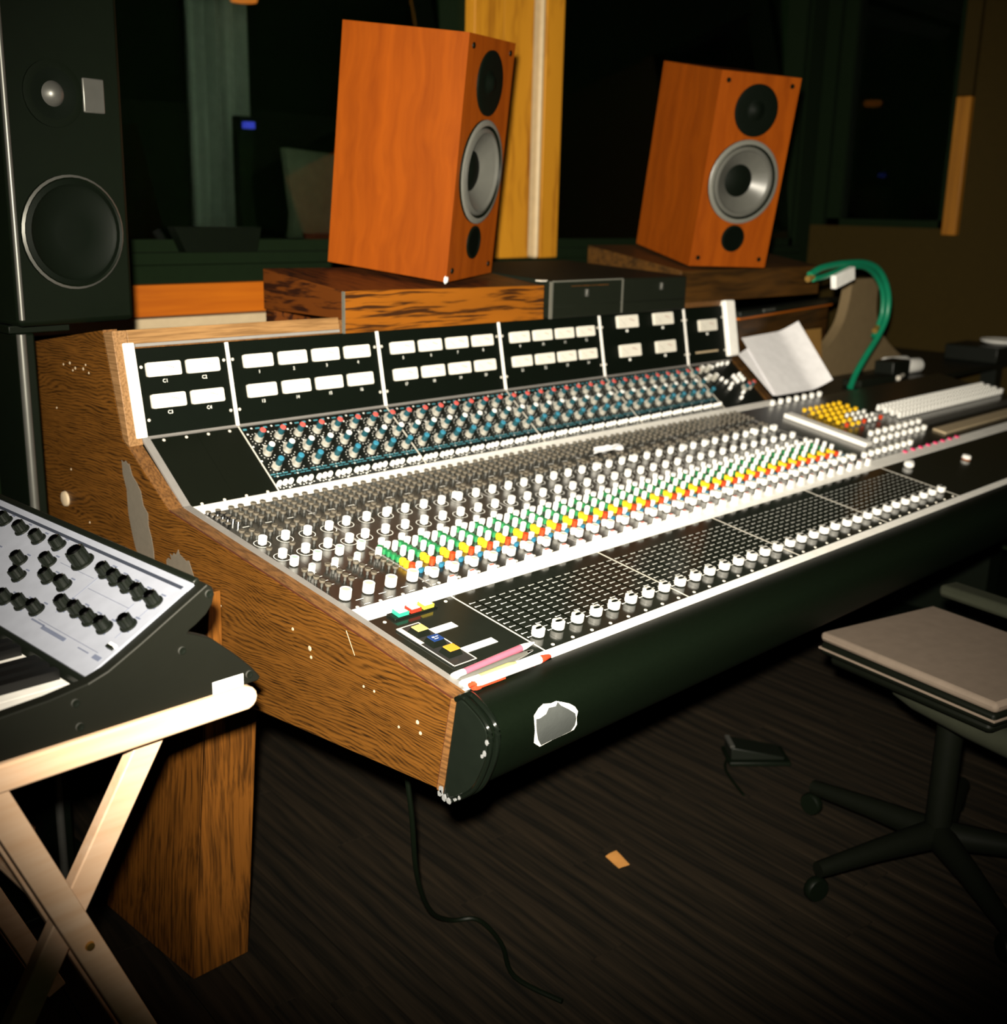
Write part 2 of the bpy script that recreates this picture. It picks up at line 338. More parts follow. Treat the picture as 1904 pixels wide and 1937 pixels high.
# window frame on the right wall
w3 = struct('window_3', G().box((WX + 0.03, 0.98, 1.24), (WX + 0.1, 1.06, 2.2), 'wallpaint').box((WX + 0.03, 1.50, 1.24), (WX + 0.1, 1.56, 2.2), 'wallpaint').box((WX + 0.03, 0.98, 1.24), (WX + 0.1, 1.56, 1.27), 'wallpaint'))
obj('window_pane', G().box((WX + 0.06, 1.06, 1.27), (WX + 0.066, 1.50, 2.2), 'glass'), w3)
M['casing_wood'] = wood('casing_wood', (0.30, 0.12, 0.010), (0.2, 0.075, 0.006), 'Z', 'X', 50, 3, 0.02, 4, 0.3, 0.7, 0.5, 0.3)
obj('window_casing', G().box((WX - 0.03, 0.958, 1.742), (WX + 0.01, 1.018, 2.2), 'wallbrown'), w3, bevel=0.004)  # darker upper piece paints in the flash fading up the casing
obj('window_casing', G().box((WX - 0.03, 0.958, 1.215), (WX + 0.01, 1.018, 1.74), 'casing_wood'), w3, bevel=0.004)
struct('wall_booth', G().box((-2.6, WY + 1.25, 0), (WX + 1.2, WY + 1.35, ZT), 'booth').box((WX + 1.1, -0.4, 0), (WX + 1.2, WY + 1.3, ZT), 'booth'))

# ------------------------------------------------------------------ the mixing console
CON = thing('mixing_console', 'long mixing console with walnut end cheek, white rails and rows of coloured knobs', 'mixing console', Tr(1.2, 0.5, 0))
def part(name, g, T=None, parent=None, label=None, kind=None, bevel=0): return obj(name, g, parent or CON, T, label=label, kind=kind, bevel=bevel)

# cheek
PROF = [(-.0383, .6634), (-.0135, .5256), (.4009, .5000), (1.10, .4569), (1.102, 1.0166), (.8367, 1.0600), (.7877, .8776), (.6466, .7785), (.2415, .7127)]
cheek = part('end_cheek', G().prism(PROF, XO, -0.1925, 'cheek', axes='yzx'), label='walnut veneered end cheek with grey tape marks', bevel=0.0015)
# edge band on the sloping front of the cheek, slightly proud
def band(pts, x0, x1, th, m, g=None):
    g = g or G()
    for (a, b) in zip(pts[:-1], pts[1:]):
        d = Vector((b[0] - a[0], b[1] - a[1])).normalized(); n = Vector((-d.y, d.x))
        if n.y < 0 and abs(n.y) > 0.3: n = -n
        if abs(n.y) <= 0.3 and n.x > 0: n = -n
        g.prism([a, b, (b[0] + n.x * th, b[1] + n.y * th), (a[0] + n.x * th, a[1] + n.y * th)], x0, x1, m, axes='yzx')
    return g
SL = [(-.0383, .6634), (.2415, .7127), (.6466, .7785), (.7877, .8776), (.8367, 1.0600)]
part('edge_band', band(SL, XO + 0.0005, -0.1925, 0.0012, 'cheek_edge'))
g = band(SL[:3], XO - 0.0006, XO + 0.0014, 0.0016, 'inlay'); g.prism([(-.0383, .6634), (-.0135, .5256), (-.0113, .5256), (-.0361, .6634)], XO - 0.0006, XO + 0.0005, 'inlay', axes='yzx')
part('edge_inlay', g)
part('edge_angle', band([(-.022, .6615), (.2415, .7085), (.6466, .7775), (.7770, .8790)], -0.1925, XL + 0.001, 0.004, 'alu'), label='dull aluminium angle beside the walnut cheek')
# nicks and tape marks on the cheek
for (y, z, r) in ((.306, .664, .004), (.265, .645, .006), (.262, .632, .004), (.141, .624, .003), (.118, .624, .003), (.066, .588, .003), (.028, .628 - .02, .0045), (.022, .594, .004), (.50, .650, .003), (.99, .79, .003), (.93, .70, .003), (.72, .68, .003),
                  (.99, .985, .003), (.965, .990, .004), (.955, .978, .003), (.945, .983, .004), (.915, .985, .004), (.905, .993, .003), (.895, .980, .003), (1.03, .90, .003)):
    part('nick', G().lathe([(r * .72, 0, 'nick'), (r * 0.58, 0.0006, 'nick')], 7, Tr(XO, y, z) @ Matrix.Rotation(-math.pi / 2, 4, 'Y')))
part('nick', G().prism([(.1790, .697), (.1780, .697), (.1597, .665), (.1602, .665)], XO - 0.0006, XO, 'nick', axes='yzx'))
part('screw_cap', G().lathe([(.015, 0, 'nick'), (.014, 0.004, 'nick'), (.009, 0.006, 'nick')], 16, Tr(XO, 1.02, .728) @ Matrix.Rotation(-math.pi / 2, 4, 'Y')), label='pale wooden screw cap')
def ragged(pts, seed, n=5, amp=0.004):
    r = random.Random(seed); out = []
    for (a, b) in zip(pts, pts[1:] + pts[:1]):
        for k in range(n):
            q = k / n; out.append((a[0] + (b[0] - a[0]) * q + r.uniform(-amp, amp) * (k > 0), a[1] + (b[1] - a[1]) * q + r.uniform(-amp, amp) * (k > 0)))
    return out
part('tape_mark', G().prism(ragged([(.795, .84), (.77, .838), (.715, .76), (.70, .655), (.74, .645), (.775, .72)], 1), XO - 0.0008, XO + 0.0002, 'tape', axes='yzx'), label='grey strip of old tape glue on the cheek')
part('tape_mark', G().prism(ragged([(.655, .695), (.625, .712), (.59, .705), (.565, .66), (.60, .63), (.66, .65)], 2, 6, .006), XO - 0.0008, XO + 0.0002, 'tape', axes='yzx'), label='grey patch of old tape glue behind the keyboard')

# body: underside, back, lid, right end
part('body', G().prism([(-.01, .5256), (.4009, .505), (1.098, .462), (1.098, 1.0), (.80, 1.026), (.772, .872), (.645, .770), (.195, .688), (0, .655), (-.018, .652)], -0.19, XTOP, 'blackplastic', axes='yzx')
     .prism([(-.01, .5256), (.4009, .505), (.64, .49), (.64, .753), (.195, .685), (0, .655), (-.018, .652)], XTOP, XEND, 'blackplastic', axes='yzx'))
part('lid', G().prism([(.803, 1.029), (1.1, 1.000), (1.1, 1.013), (.803, 1.056)], -0.1925, XTOP, 'cheek_edge', axes='yzx'))
part('front_stile', G().box((-0.2185, -0.012, -0.05), (-0.1925, 0.1855, 0.0015), 'stile_wood', JK), label='walnut stile beside the white upright rail', bevel=0.001)
part('top_rail', G().box((-0.1925, 0.1615, -0.02), (0.2625, 0.1855, 0.0025), 'rail_wood', JK), label='walnut rail above the first meters', bevel=0.001)
# aluminium lip under the top rail, worn end
part('top_lip', G().box((XL, 0.1560, -0.004), (0.2625, 0.1612, 0.0015), 'alu', JK))
# armrest
ARM = [(-.022, .6575), (-.050, .6645), (-.076, .6615), (-.097, .651), (-.1065, .637), (-.107, .614), (-.0985, .587), (-.083, .5575), (-.064, .5395), (-.036, .5230), (-.0135, .5256)]
def smooth_poly(pts, closed=False, n=4):
    out = []
    for i in range(len(pts) - 1):
        p0, p1, p2, p3 = [Vector(pts[max(0, min(len(pts) - 1, i + k))]) for k in (-1, 0, 1, 2)]
        for k in range(n):
            t = k / n
            out.append(tuple(0.5 * ((2 * p1) + (p2 - p0) * t + (2 * p0 - 5 * p1 + 4 * p2 - p3) * t * t + (3 * p1 - p0 - 3 * p2 + p3) * t ** 3)))
    out.append(tuple(pts[-1])); return out
ARMS = smooth_poly(ARM)
part('armrest', G().prism(ARMS, XO + 0.006, XEND, 'vinyl', axes='yzx', smooth=True), label='padded black vinyl armrest')
CAP = smooth_poly([(-.0475, .6660), (-.0600, .6730), (-.0780, .6665), (-.0975, .6550), (-.1085, .640), (-.1085, .614), (-.1000, .586), (-.0845, .5555), (-.0655, .5370), (-.0400, .5200), (-.0240, .5190)])
ec = part('end_cap', G().prism([(a + (-.066 - a) * .05, b + (.596 - b) * .04) for a, b in CAP], XO - .0035, XO + .006, 'capgloss', axes='yzx', smooth=True), label='glossy black end cap of the armrest', bevel=0.003)
for off, r in ((-.001, .0040), (.012, .0044)):
    part('piping', G().tube([(XO + off, a, b) for a, b in CAP], r, 'pipegloss', 8), parent=ec)
rw = random.Random(11)
for (yy, zz, w) in ((-.0255, .531, .006), (-.023, .524, .007), (-.031, .5215, .006), (-.041, .520, .005), (-.052, .527, .003), (-.060, .532, .003), (-.104, .612, .004), (-.1, .606, .003), (-.1075, .628, .004)):
    pts = [(yy + w * rw.uniform(.4, 1) * math.cos(k * 1.05), zz + w * rw.uniform(.5, 1.2) * math.sin(k * 1.05)) for k in range(6)]
    part('worn_fleck', G().prism(pts, XO - .0064, XO - .0042, 'fleck', axes='yzx'), parent=ec)
part('edge_batten', G().prism([(-.0375, .6640), (-.0125, .5250), (-.0240, .5215), (-.0490, .6670)], XO - 0.001, -0.195, 'cheek_edge', axes='yzx'), label='thin wooden batten between cheek and armrest')
# torn patch of tape on the armrest front, with shiny torn rim
def arm_pt(xw, u):
    k = u * (len(ARMS) - 1); i = min(int(k), len(ARMS) - 2); q = k - i
    a, b = Vector(ARMS[i]), Vector(ARMS[i + 1]); p = a.lerp(b, q); d = (b - a).normalized(); n = Vector((d.y, -d.x))
    n = n if n.x < 0 else -n
    p = p + n * 0.0012; return (xw, p.x, p.y)
OUT = [(-0.1367, 0.4), (-0.126, 0.365), (-0.1148, 0.3475), (-0.1014, 0.365), (-0.0907, 0.365), (-0.0798, 0.39), (-0.0665, 0.42), (-0.0556, 0.4525), (-0.0479, 0.49), (-0.0482, 0.525), (-0.0407, 0.58), (-0.0426, 0.61), (-0.059, 0.6125), (-0.0865, 0.6125), (-0.1112, 0.62), (-0.1295, 0.5725), (-0.1346, 0.4925)]
def arm_patch(pts, m, lift=0):
    c = (sum(p[0] for p in pts) / len(pts), sum(p[1] for p in pts) / len(pts)); n = len(pts)
    up = lambda q: (q[0], q[1] - lift, q[2] + lift * .4)
    V = [up(arm_pt(*c))]
    for t in (1 / 3, 2 / 3, 1): V += [up(arm_pt(c[0] + (p[0] - c[0]) * t, c[1] + (p[1] - c[1]) * t)) for p in pts]
    F = [(0, 1 + i, 1 + (i + 1) % n) for i in range(n)]
    for r in (0, 1): F += [(1 + r * n + i, 1 + (r + 1) * n + i, 1 + (r + 1) * n + (i + 1) % n, 1 + r * n + (i + 1) % n) for i in range(n)]
    return G().add(V, F, m)
tp = part('tape_patch', arm_patch(OUT, 'white'), label='torn grey tape patch with white ragged rim')
INN = [(-0.1345, 0.425), (-0.1273, 0.43), (-0.1149, 0.42), (-0.1082, 0.3875), (-0.0946, 0.3975), (-0.0895, 0.3725), (-0.0842, 0.4075), (-0.0704, 0.4475), (-0.0542, 0.495), (-0.0487, 0.535), (-0.0467, 0.5775), (-0.0505, 0.6075), (-0.0686, 0.61), (-0.0923, 0.61), (-0.1107, 0.6125), (-0.124, 0.56), (-0.1327, 0.495)]
part('tape_surface', arm_patch(INN, 'patch', 0.0008), parent=tp)

# white rails (G: below the knobs, H: below the equalisers), top strip in front of the faders
part('front_strip', G().box((XL - 0.01, -0.0225, -0.003), (XEND, -0.0055, 0.001), 'rail', FG), label='white strip along the armrest')
part('rail', G().box((XL - 0.010, 0.0, -0.002), (XEND, 0.036, 0.0012), 'rail', GH), label='white rail between faders and knobs')
part('rail', G().box((XL - 0.010, 0.427, -0.002), (XTOP, LGH + .0005, 0.0008), 'rail', GH), label='white rail below the equalisers')
part('rail', G().box((XL - 0.002, 0.1585, -0.003), (XTOP - 0.01, 0.1625, 0.002), 'alu', HJ), label='thin grey rail below the meters')
part('rail', G().box((-4.58 * P, 0.0, -0.01), (-4.12 * P, 0.1635, 0.006), 'rail', JK), label='white upright rail at the left of the meters', bevel=0.002)
part('rail', G().box((36.2 * P, 0.010, -0.01), (37.3 * P, 0.166, 0.012), 'rail', JK), label='white upright rail at the right of the meters', bevel=0.004)
for k in (0, 8, 16, 24, 32):
    part('seam_strip', G().box((k * P - 0.003, 0.0, -0.001), (k * P + 0.003, 0.1525, 0.003), 'rail', JK))
    part('seam_strip', G().box((k * P - 0.0012, 0.0, -0.001), (k * P + 0.0012, 0.158, 0.001), 'silver', HJ))
    part('seam_strip', G().box(((k - .1) * P - 0.0014, 0.036, -0.001), ((k - .1) * P + 0.0014, 0.427, 0.0008), 'alu', GH))
    part('seam_strip', G().box(((k - .05) * P - 0.0011, -0.0055, -0.001), ((k - .05) * P + 0.0011, LFG, 0.0006), 'silver', FG))
part('side_frame', G().box((36.6 * P, 0.0, -0.02), (37.2 * P, 0.160, 0.006), 'brown_wood', HJ), label='dark frame at the right end of the equalisers')

# --- shared meshes of the controls
def rock(g, name): return g.mesh(name)
def capmesh(r, h, m='white', top='white_edge', base=0.002, n=18, recess=True):
    g = G()
    pr = [(r * 0.55, 0, m), (r * 0.55, base, m), (r * 0.96, base, m), (r, base + h * 0.15, m), (r * 0.98, base + h * 0.96, m), (r * 0.90, base + h, m)]
    if recess: pr += [(r * 0.72, base + h, m), (r * 0.66, base + h - 0.0008, top), (0.0, base + h - 0.0008, top)]
    else: pr += [(0.0, base + h, top)]
    return g.lathe(pr, n, None, True, False)
def wing(g, r, h, m='white', base=0.002):
    return g.box((-0.0018, r * 0.7, base), (0.0018, r * 1.55, base + h), m)
g = capmesh(.0103, .0115, n=20, recess=False)
g.prism([(0.0072 * math.cos(a), 0.0028 * math.sin(a)) for a in np.linspace(0, 2 * math.pi, 15)[:-1]], 0.0130, 0.0140, 'black_hole')
g.box((0.0055, 0.0055, 0.004), (0.0125, 0.0095, 0.0125), 'white')
MESH = {'fader_cap': g.mesh('fader_cap')}
MESH['big'] = capmesh(.0095, .0155, top='captop').mesh('volume_knob')
MESH['low'] = capmesh(.0078, .0125, top='captop').mesh('pan_knob')
MESH['mid'] = capmesh(.0074, .0125, top='white_edge').mesh('send_knob')
g = capmesh(.0070, .0125, top='white_edge'); g.box((-0.0045, 0.0045, .003), (0.0045, 0.0125, .0140), 'white')
MESH['midwing'] = g.mesh('send_knob')
MESH['midgreen'] = capmesh(.0074, .0135, top='capgreen').mesh('send_knob')
MESH['tall'] = capmesh(.0051, .0150, top='white_edge', n=14).mesh('tall_button')
MESH['tallm'] = capmesh(.0056, .0155, top='capgreen', n=14).mesh('tall_button')
def btn(m, rx, ry, h, n=8, top=None):
    g = G(); pts = [(rx * math.cos(2 * math.pi * (k + .5) / n), ry * math.sin(2 * math.pi * (k + .5) / n)) for k in range(n)]
    g.prism([(a * .8, b * .8) for a, b in pts], 0, h * .35, m); g.prism(pts, h * .35, h, m, mtop=top); return g
MESH['green'] = btn('green', .0050, .0050, .0095, 8).mesh('green_button')
MESH['wbtn'] = btn('white', .0062, .0052, .0105, 8).mesh('white_button')
MESH['yellow'] = btn('yellow', .0060, .0060, .0100, 6).mesh('yellow_button')
MESH['red'] = btn('red', .0060, .0056, .0115, 8).mesh('red_button')
MESH['blue'] = btn('blue', .0058, .0036, .0070, 8).mesh('blue_button')
g = G().lathe([(.0024, 0, 'stem'), (.0024, .0072, 'stem'), (.0048, .0074, 'steel'), (.0052, .0080, 'steel'), (.0052, .0106, 'steel'), (.0045, .0114, 'steel'), (.0034, .0107, 'button_top'), (0, .0107, 'button_top')], 12, None, True, False)
MESH['push'] = g.mesh('push_button')
g = G().lathe([(.0040, 0, 'chrome'), (.0040, .0066, 'chrome'), (.0046, .0068, 'chrome'), (.0048, .0095, 'chrome'), (.0038, .0102, 'steel'), (0, .0095, 'steel')], 12, None, True, False)
MESH['pushbright'] = g.mesh('push_button')
g = G().box((-.0058, -.0050, 0), (.0058, .0050, .0170), 'white'); g.box((-.0050, .0010, .0168), (.0050, .0038, .0174), 'penred')
MESH['block'] = g.mesh('selector_button')
MESH['wblock'] = G().prism([(-.0058, -.0050), (.0058, -.0050), (.0058, .0050), (-.0058, .0050)], 0, .0165, 'white').mesh('fader_button')
def ring(r, w, h, m='print', n=28):
    g = G(); vs = []
    for rr in (r, r + w):
        vs += [(rr * math.cos(2 * math.pi * k / n), rr * math.sin(2 * math.pi * k / n), h) for k in range(n)]
    return g.add(vs, [(k, (k + 1) % n, n + (k + 1) % n, n + k) for k in range(n)], m)
MESH['ring'] = ring(.0130, .0011, .0012).mesh('scale_ring')
def eqknob(top):
    g = G().lathe([(.0082, 0, 'eqgrey'), (.0082, .0012, 'eqgrey'), (.0074, .0020, 'eqgrey'), (.0070, .0110, 'eqgrey'), (.0065, .0114, 'eqgrey'), (.0063, .0112, 'teal'), (.0059, .0255, 'teal'), (.0059, .0257, top), (.0054, .0272, top), (0, .0272, top)], 16, None, True, False)
    g.box((-.0058, .0048, .002), (-.0008, .0098, .0125), 'eqgrey')
    return g.mesh('eq_knob')
MESH['eqred'] = eqknob('capred'); MESH['eqwhite'] = eqknob('white'); MESH['eqblue'] = eqknob('capblue')
g = capmesh(.0080, .0200, m='eqgrey', top='white'); MESH['eqplain'] = g.mesh('eq_knob')
g = G().lathe([(.0046, 0, 'white'), (.0046, .0050, 'white'), (.0042, .0085, 'white'), (.0026, .0105, 'white'), (0, .0110, 'white')], 12, None, True, False)
MESH['eqbtn'] = g.mesh('white_button')
MESH['screw'] = G().lathe([(.0030, 0, 'silver'), (.0028, .0010, 'silver'), (.0010, .0013, 'silver')], 8).mesh('screw')

def ctl(key, Fm, x, s, parent, rot=0.0, h=0.0, name=None):
    me = MESH[key]
    return obj(name or me.name.split('.')[0], me, parent, at(Fm, x, s, h) @ Rz(rot))
def plate(x0, x1, s0, s1, m, th=0.005):
    return G().box((x0 * P + 0.0003, s0 / 1000, -th), (x1 * P - 0.0003, s1 / 1000, 0), m)
def quad(g, x, s, w, d, m, h=0.0004):
    a, b, c, e = x * P - w / 2, x * P + w / 2, s / 1000 - d / 2, s / 1000 + d / 2
    return g.add([(a, c, h), (b, c, h), (b, e, h), (a, e, h)], [(0, 1, 2, 3)], m)

# --- fader section
bl = part('master_fader_panel', plate(-4.03, -0.05, -5.5, LFG * 1000 - .5, 'panel'), FG)
for k in range(32):
    f = part('fader_module', plate(k - .05, k + .95, -5.5, LFG * 1000 - .5, 'panel'), FG)
    g = G()
    for r in range(11):
        s = 36.5 + r * 12.4
        quad(g, k + .12, s, .0026, .0030, 'print'); quad(g, k + .26, s, .0110, .0012, 'print'); quad(g, k + .72, s, .0130, .0012, 'print')
    g.box(((k + .5) * P - .0012, .030, -.0001), ((k + .5) * P + .0012, .165, .00015), 'black_hole')
    obj('fader_scale', g, f, FG, kind='stuff')
    s = 33 + random.Random(k).choice((0, 0, 0, 0, 1, 2, 6 if k == 3 else 0))
    ctl('fader_cap', FG, k + .5, s, f, random.Random(k).uniform(-.12, .12))
    ctl('screw', FG, k + .5, 2, f)
for k in range(32, 60, 4):
    part('fader_module', plate(k - .05, k + 3.95, -5.5, LFG * 1000 - .5, 'panel'), FG)
# buttons of the master fader panel
def lens(c, name, x, s, par):
    g = btn('blackplastic', .0110, .0085, .004, 4); w = .0100; d = .0085
    g.prism([(-w, -d), (w, -d), (w * .92, d), (-w * .92, d)], .004, .0095, c, mtop=c)
    g.prism([(-w * .8, -d * .8), (w * .8, -d * .8), (w * .75, d * .8), (-w * .75, d * .8)], .0095, .0101, 'white')
    return obj(name, g, par, at(FG, x, s))
bz = part('button_strip', G().box((-3.02 * P, .174, 0), (-1.12 * P, .1945, .0035), 'blackplastic', FG), parent=bl, bevel=.001)
for c, x, lb in (('tealbtn', -2.62, 'turquoise button'), ('redbtn', -2.07, 'red button'), ('yelbtn', -1.50, 'yellow button')):
    b = lens(c, 'lamp_button', x, 184, bl); b['label'] = lb
kp = part('key_plate', G().box((-3.42 * P, .028, 0), (-2.44 * P, .152, .0022), 'plate_metal', FG), parent=bl, bevel=.0006, label='dark metal plate with bright rim under three key switches')
g = G()
for a, b in (((-3.42, .028), (-2.44, .0292)), ((-3.42, .1508), (-2.44, .152)), ((-3.42, .028), (-3.39, .152)), ((-2.47, .028), (-2.44, .152))): g.box((a[0] * P, a[1], .0022), (b[0] * P, b[1], .0027), 'silver')
g.box((-3.39 * P, .100, .0022), (-3.22 * P, .150, .0024), 'silver')  # silver patch paints a bright reflection onto the plate
obj('plate_rim_glare', g, bl, FG)
def keysw(c, x, s, lb):
    g = G()
    lo = [(-.0130, -.0115), (.0130, -.0115), (.0130, .0115), (-.0130, .0115)]; hi = [(-.0095, -.0080), (.0095, -.0080), (.0095, .0080), (-.0095, .0080)]
    vs = [(a, b, .0022) for a, b in lo] + [(a, b, .0105) for a, b in hi]
    g.add(vs, [(i, (i + 1) % 4, 4 + (i + 1) % 4, 4 + i) for i in range(4)], 'blackplastic'); g.add(vs, [(4, 5, 6, 7)], c)
    g.box((-.0092, -.0078, .0100), (.0092, .0078, .0118), c)
    if c == 'navy': g.box((-.0055, .000, .0119), (-.0015, .0030, .0120), 'print'); g.box((.0005, .001, .0119), (.0055, .0022, .0120), 'print'); g.box((-.0052, -.004, .0119), (.002, -.0028, .0120), 'print')
    o = obj('key_switch', g, bl, at(FG, x, s)); o['label'] = lb
keysw('cream', -2.93, 126, 'pale yellow key switch'); keysw('navy', -2.93, 92, 'dark blue key switch'); keysw('amber', -2.93, 59, 'amber key switch')
for (x0, x1, s0, s1) in ((-2.40, -1.40, 115.5, 130.5), (-2.38, -0.99, 50, 64.5)):
    obj('paper_label', G().box((x0 * P, s0 / 1000, 0.0003), (x1 * P, s1 / 1000, .0008), 'white'), bl, FG)
for (x, s) in ((-3.35, 180), (-.5, 186), (-3.3, 12)): ctl('screw', FG, x, s, bl)

# --- knob section
push_count = 0
far_push = G()
def push(x, s, par, bright=False):
    global push_count
    push_count += 1
    if push_count <= 300: ctl('pushbright' if bright else 'push', GH, x, s, par)
    else: far_push.lathe([(.0024, 0, 'stem'), (.0024, .0062, 'stem'), (.0048, .0064, 'steel'), (.0044, .0098, 'steel'), (0, .0095, 'steel')], 8, at(GH, x, s), False, False)
def lines_mesh(items):
    g = G()
    for (x, s, w, d) in items: quad(g, x, s, w, d, 'print')
    return g
modules = []
for k in range(-4, 0):
    m = part('master_module', plate(k - .1, k + .9, 36.5, 426.5, 'mixpanel'), GH); modules.append((k, m))
    it = [(k + .85, 352, .013, .0018), (k + .95, 58, .015, .0016), (k + .98, 42, .012, .0014)]
    ctl('big', GH, k + .53, 70, m, .3); ctl('screw', GH, k + .53, 40, m)
    ctl('tallm', GH, k + .64, 160, m)
    for i in range(5): push(k + .36 - i * .012 + .05, 105 + i * 14.2, m); it.append((k + .78, 117 + i * 15, .010, .0013))
    ctl('midgreen', GH, k + .52, 198, m)
    for s in (229, 284): ctl('mid', GH, k + .52, s, m, .2 * k); obj('scale_ring', MESH['ring'], m, at(GH, k + .52, s))
    push(k + .27, 250, m)
    for x, s in ((.24, 308), (.24, 324), (.62, 306), (.62, 321)): push(k + x, s, m)
    obj('panel_print', lines_mesh(it), m, GH, kind='stuff')
for k in range(0, 32):
    m = part('channel_module', plate(k - .1, k + .9, 36.5, 426.5, 'mixpanel'), GH); modules.append((k, m))
    R = random.Random(100 + k)
    ctl('block', GH, k + .47, 23, m, h=.0012); ctl('screw', GH, k + .28, 43, m)
    ctl('low', GH, k + .45, 64, m, R.uniform(-3, 3))
    ctl('wbtn', GH, k + .42, 77, m, name='white_button'); ctl('blue', GH, k + .28, 86, m); ctl('wbtn', GH, k + .42, 99, m, name='white_button')
    ctl('red', GH, k + .10, 100, m); ctl('yellow', GH, k + .06, 111, m); ctl('yellow', GH, k + .09, 122, m)
    for i in range(5): ctl('green', GH, k + .10 - .01 * i, 134 + i * 11.2, m)
    for s in (128, 148, 169): ctl('tall', GH, k + .60, s, m)
    for s in (183, 198): ctl('wbtn', GH, k + .50 - .0 * s, s, m, name='white_button')
    ctl('mid', GH, k + .33, 232, m, R.uniform(-3, 3)); obj('scale_ring', MESH['ring'], m, at(GH, k + .33, 232))
    ctl('midwing' if R.random() < .4 else 'mid', GH, k + .42, 288, m, R.choice((-1.6, -1.2, 1.4, .4)), name='send_knob'); obj('scale_ring', MESH['ring'], m, at(GH, k + .42, 288))
    obj('panel_print', lines_mesh([(k + .80, 352, .013, .0018), (k + .92, 350, .0028, .0028), (k + .75, 92, .01, .0012), (k + .70, 205, .01, .0012)]), m, GH, kind='stuff')
for k, m in modules:
    if k >= 0:
        for x, s in ((.14, 312), (.14, 325), (.47, 313), (.47, 326)): push(k + x, s, m)
    for i in range(5):
        push(k + .09 + i * .02, 413 - i * 13.6, m, k == -4); push(k + .52 + i * .03, 413.5 - i * 13.2, m, k == -4)
obj('far_push_buttons', far_push, CON, kind='stuff')

# --- monitor section at the far right of the desk
mon = part('monitor_panel', plate(31.9, 60, 36.5, 426.5, 'mixpanel'), GH, label='monitor section with white button rows')
obj('divider_bar', G().box((34.5 * P, .10, 0), (35.3 * P, .345, .012), 'rail', GH), mon, bevel=.002)
for r in range(6):
    for c in range(7):
        col = 'yellow' if (r > 2 or c < 3) else 'wbtn'
        if c in (0, 3, 6) and r == 0: col = 'red'
        ctl(col, GH, 36.9 + c * .72, 215 + r * 26, mon, 0, .004)
for c in range(7): ctl('mid', GH, 36.1 + c * .95, 425, mon, name='send_knob')
for c in range(32):
    for s in (200, 222, 244, 266): ctl('wblock', GH, 43.2 + c * .52, s, mon, 0, .003)
for c in range(8):
    ctl('low', GH, 36.2 + c * .9, 112, mon); ctl('low', GH, 37.2 + c * .9, 150, mon); ctl('low', GH, 32.6 + c * .8, 60, mon)
obj('cream_strip', G().box((43.2 * P, .060, 0), (60 * P, .100, .006), 'creambar', GH), mon, bevel=.002)
obj('grey_strip', G().box((42.0 * P, .130, 0), (60 * P, .155, .003), 'greymetal', GH), mon)
for c in range(8): obj('marker', G().box((-.005, -.005, 0), (.005, .005, .004), 'magenta'), mon, at(GH, 36.4 + c * 1.0, 32, .001))
for k in range(32, 36):
    for i in range(5): push(k + .2, 230 + i * 32, mon); push(k + .6, 245 + i * 30, mon)

# --- equaliser section
for k in (-4, -2):
    b = part('blank_panel', plate(k, k + 2, .5, 157, 'blank'), HJ)
    for x in (.5, 1.5):
        for s in (3.5, 151): ctl('screw', HJ, k + x, s, b)
dots = []
for k in range(32):
    e = part('eq_module', plate(k, k + 1, .5, 157, 'eqpanel'), HJ)
    R = random.Random(k)
    g = G()
    for key, s in (('eqred', 123), ('eqwhite', 88), ('eqblue', 53)):
        if R.random() < .13 and key == 'eqwhite': key = 'eqwhite'
        ctl(key, HJ, k + .54, s, e, R.choice((0, 0, .1, .2, .9, -.4, 1.2)))
        for a in range(12):
            an = math.radians(-60 + a * 27); quad(g, k + .54 - .335 * math.sin(an), s - 14.0 * math.cos(an), .0018, .0014, 'print')
    for x, s in ((.53, 150), (.1, 107), (.08, 72), (.62, 106), (.35, 33), (.59, 4.5), (.2, 137), (.86, 140)): quad(g, k + x, s, .0036, .0032, 'print')
    quad(g, k + .2, 149, .008, .004, 'print_blue'); quad(g, k + .82, 149, .010, .0026, 'print_blue')
    for x in (.2, .5, .8): quad(g, k + x, 38.5, .011, .0022, 'print_blue'); quad(g, k + x + .1, 33.5, .011, .0016, 'print_blue')
    for x in (.15, .3, .45, .7, .85): quad(g, k + x, 5.5 + (x * 10) % 3, .003, .0018, 'print')
    obj('panel_print', g, e, HJ, kind='stuff')
    for x, s in ((.16, 14.0), (.45, 14.5), (.74, 15)): ctl('eqbtn', HJ, k + x, s, e)
mp = part('monitor_eq_panel', plate(32, 36.6, .5, 157, 'eqpanel'), HJ)
for x in (32.4, 33.1):
    ctl('eqplain', HJ, x, 132, mp); ctl('eqplain', HJ, x, 100, mp)
for x, s in ((33.9, 96), (34.1, 84), (34.5, 74), (34.0, 62), (35.3, 100), (35.3, 90), (35.3, 80), (36.0, 103), (36.0, 93), (36.0, 83), (34.9, 40), (34.3, 24), (33.9, 140), (34.7, 147), (35.2, 148), (35.8, 148)): ctl('eqbtn', HJ, x, s, mp)
for x, s in ((35.4, 52), (36.0, 55)): ctl('eqred', HJ, x, s, mp)

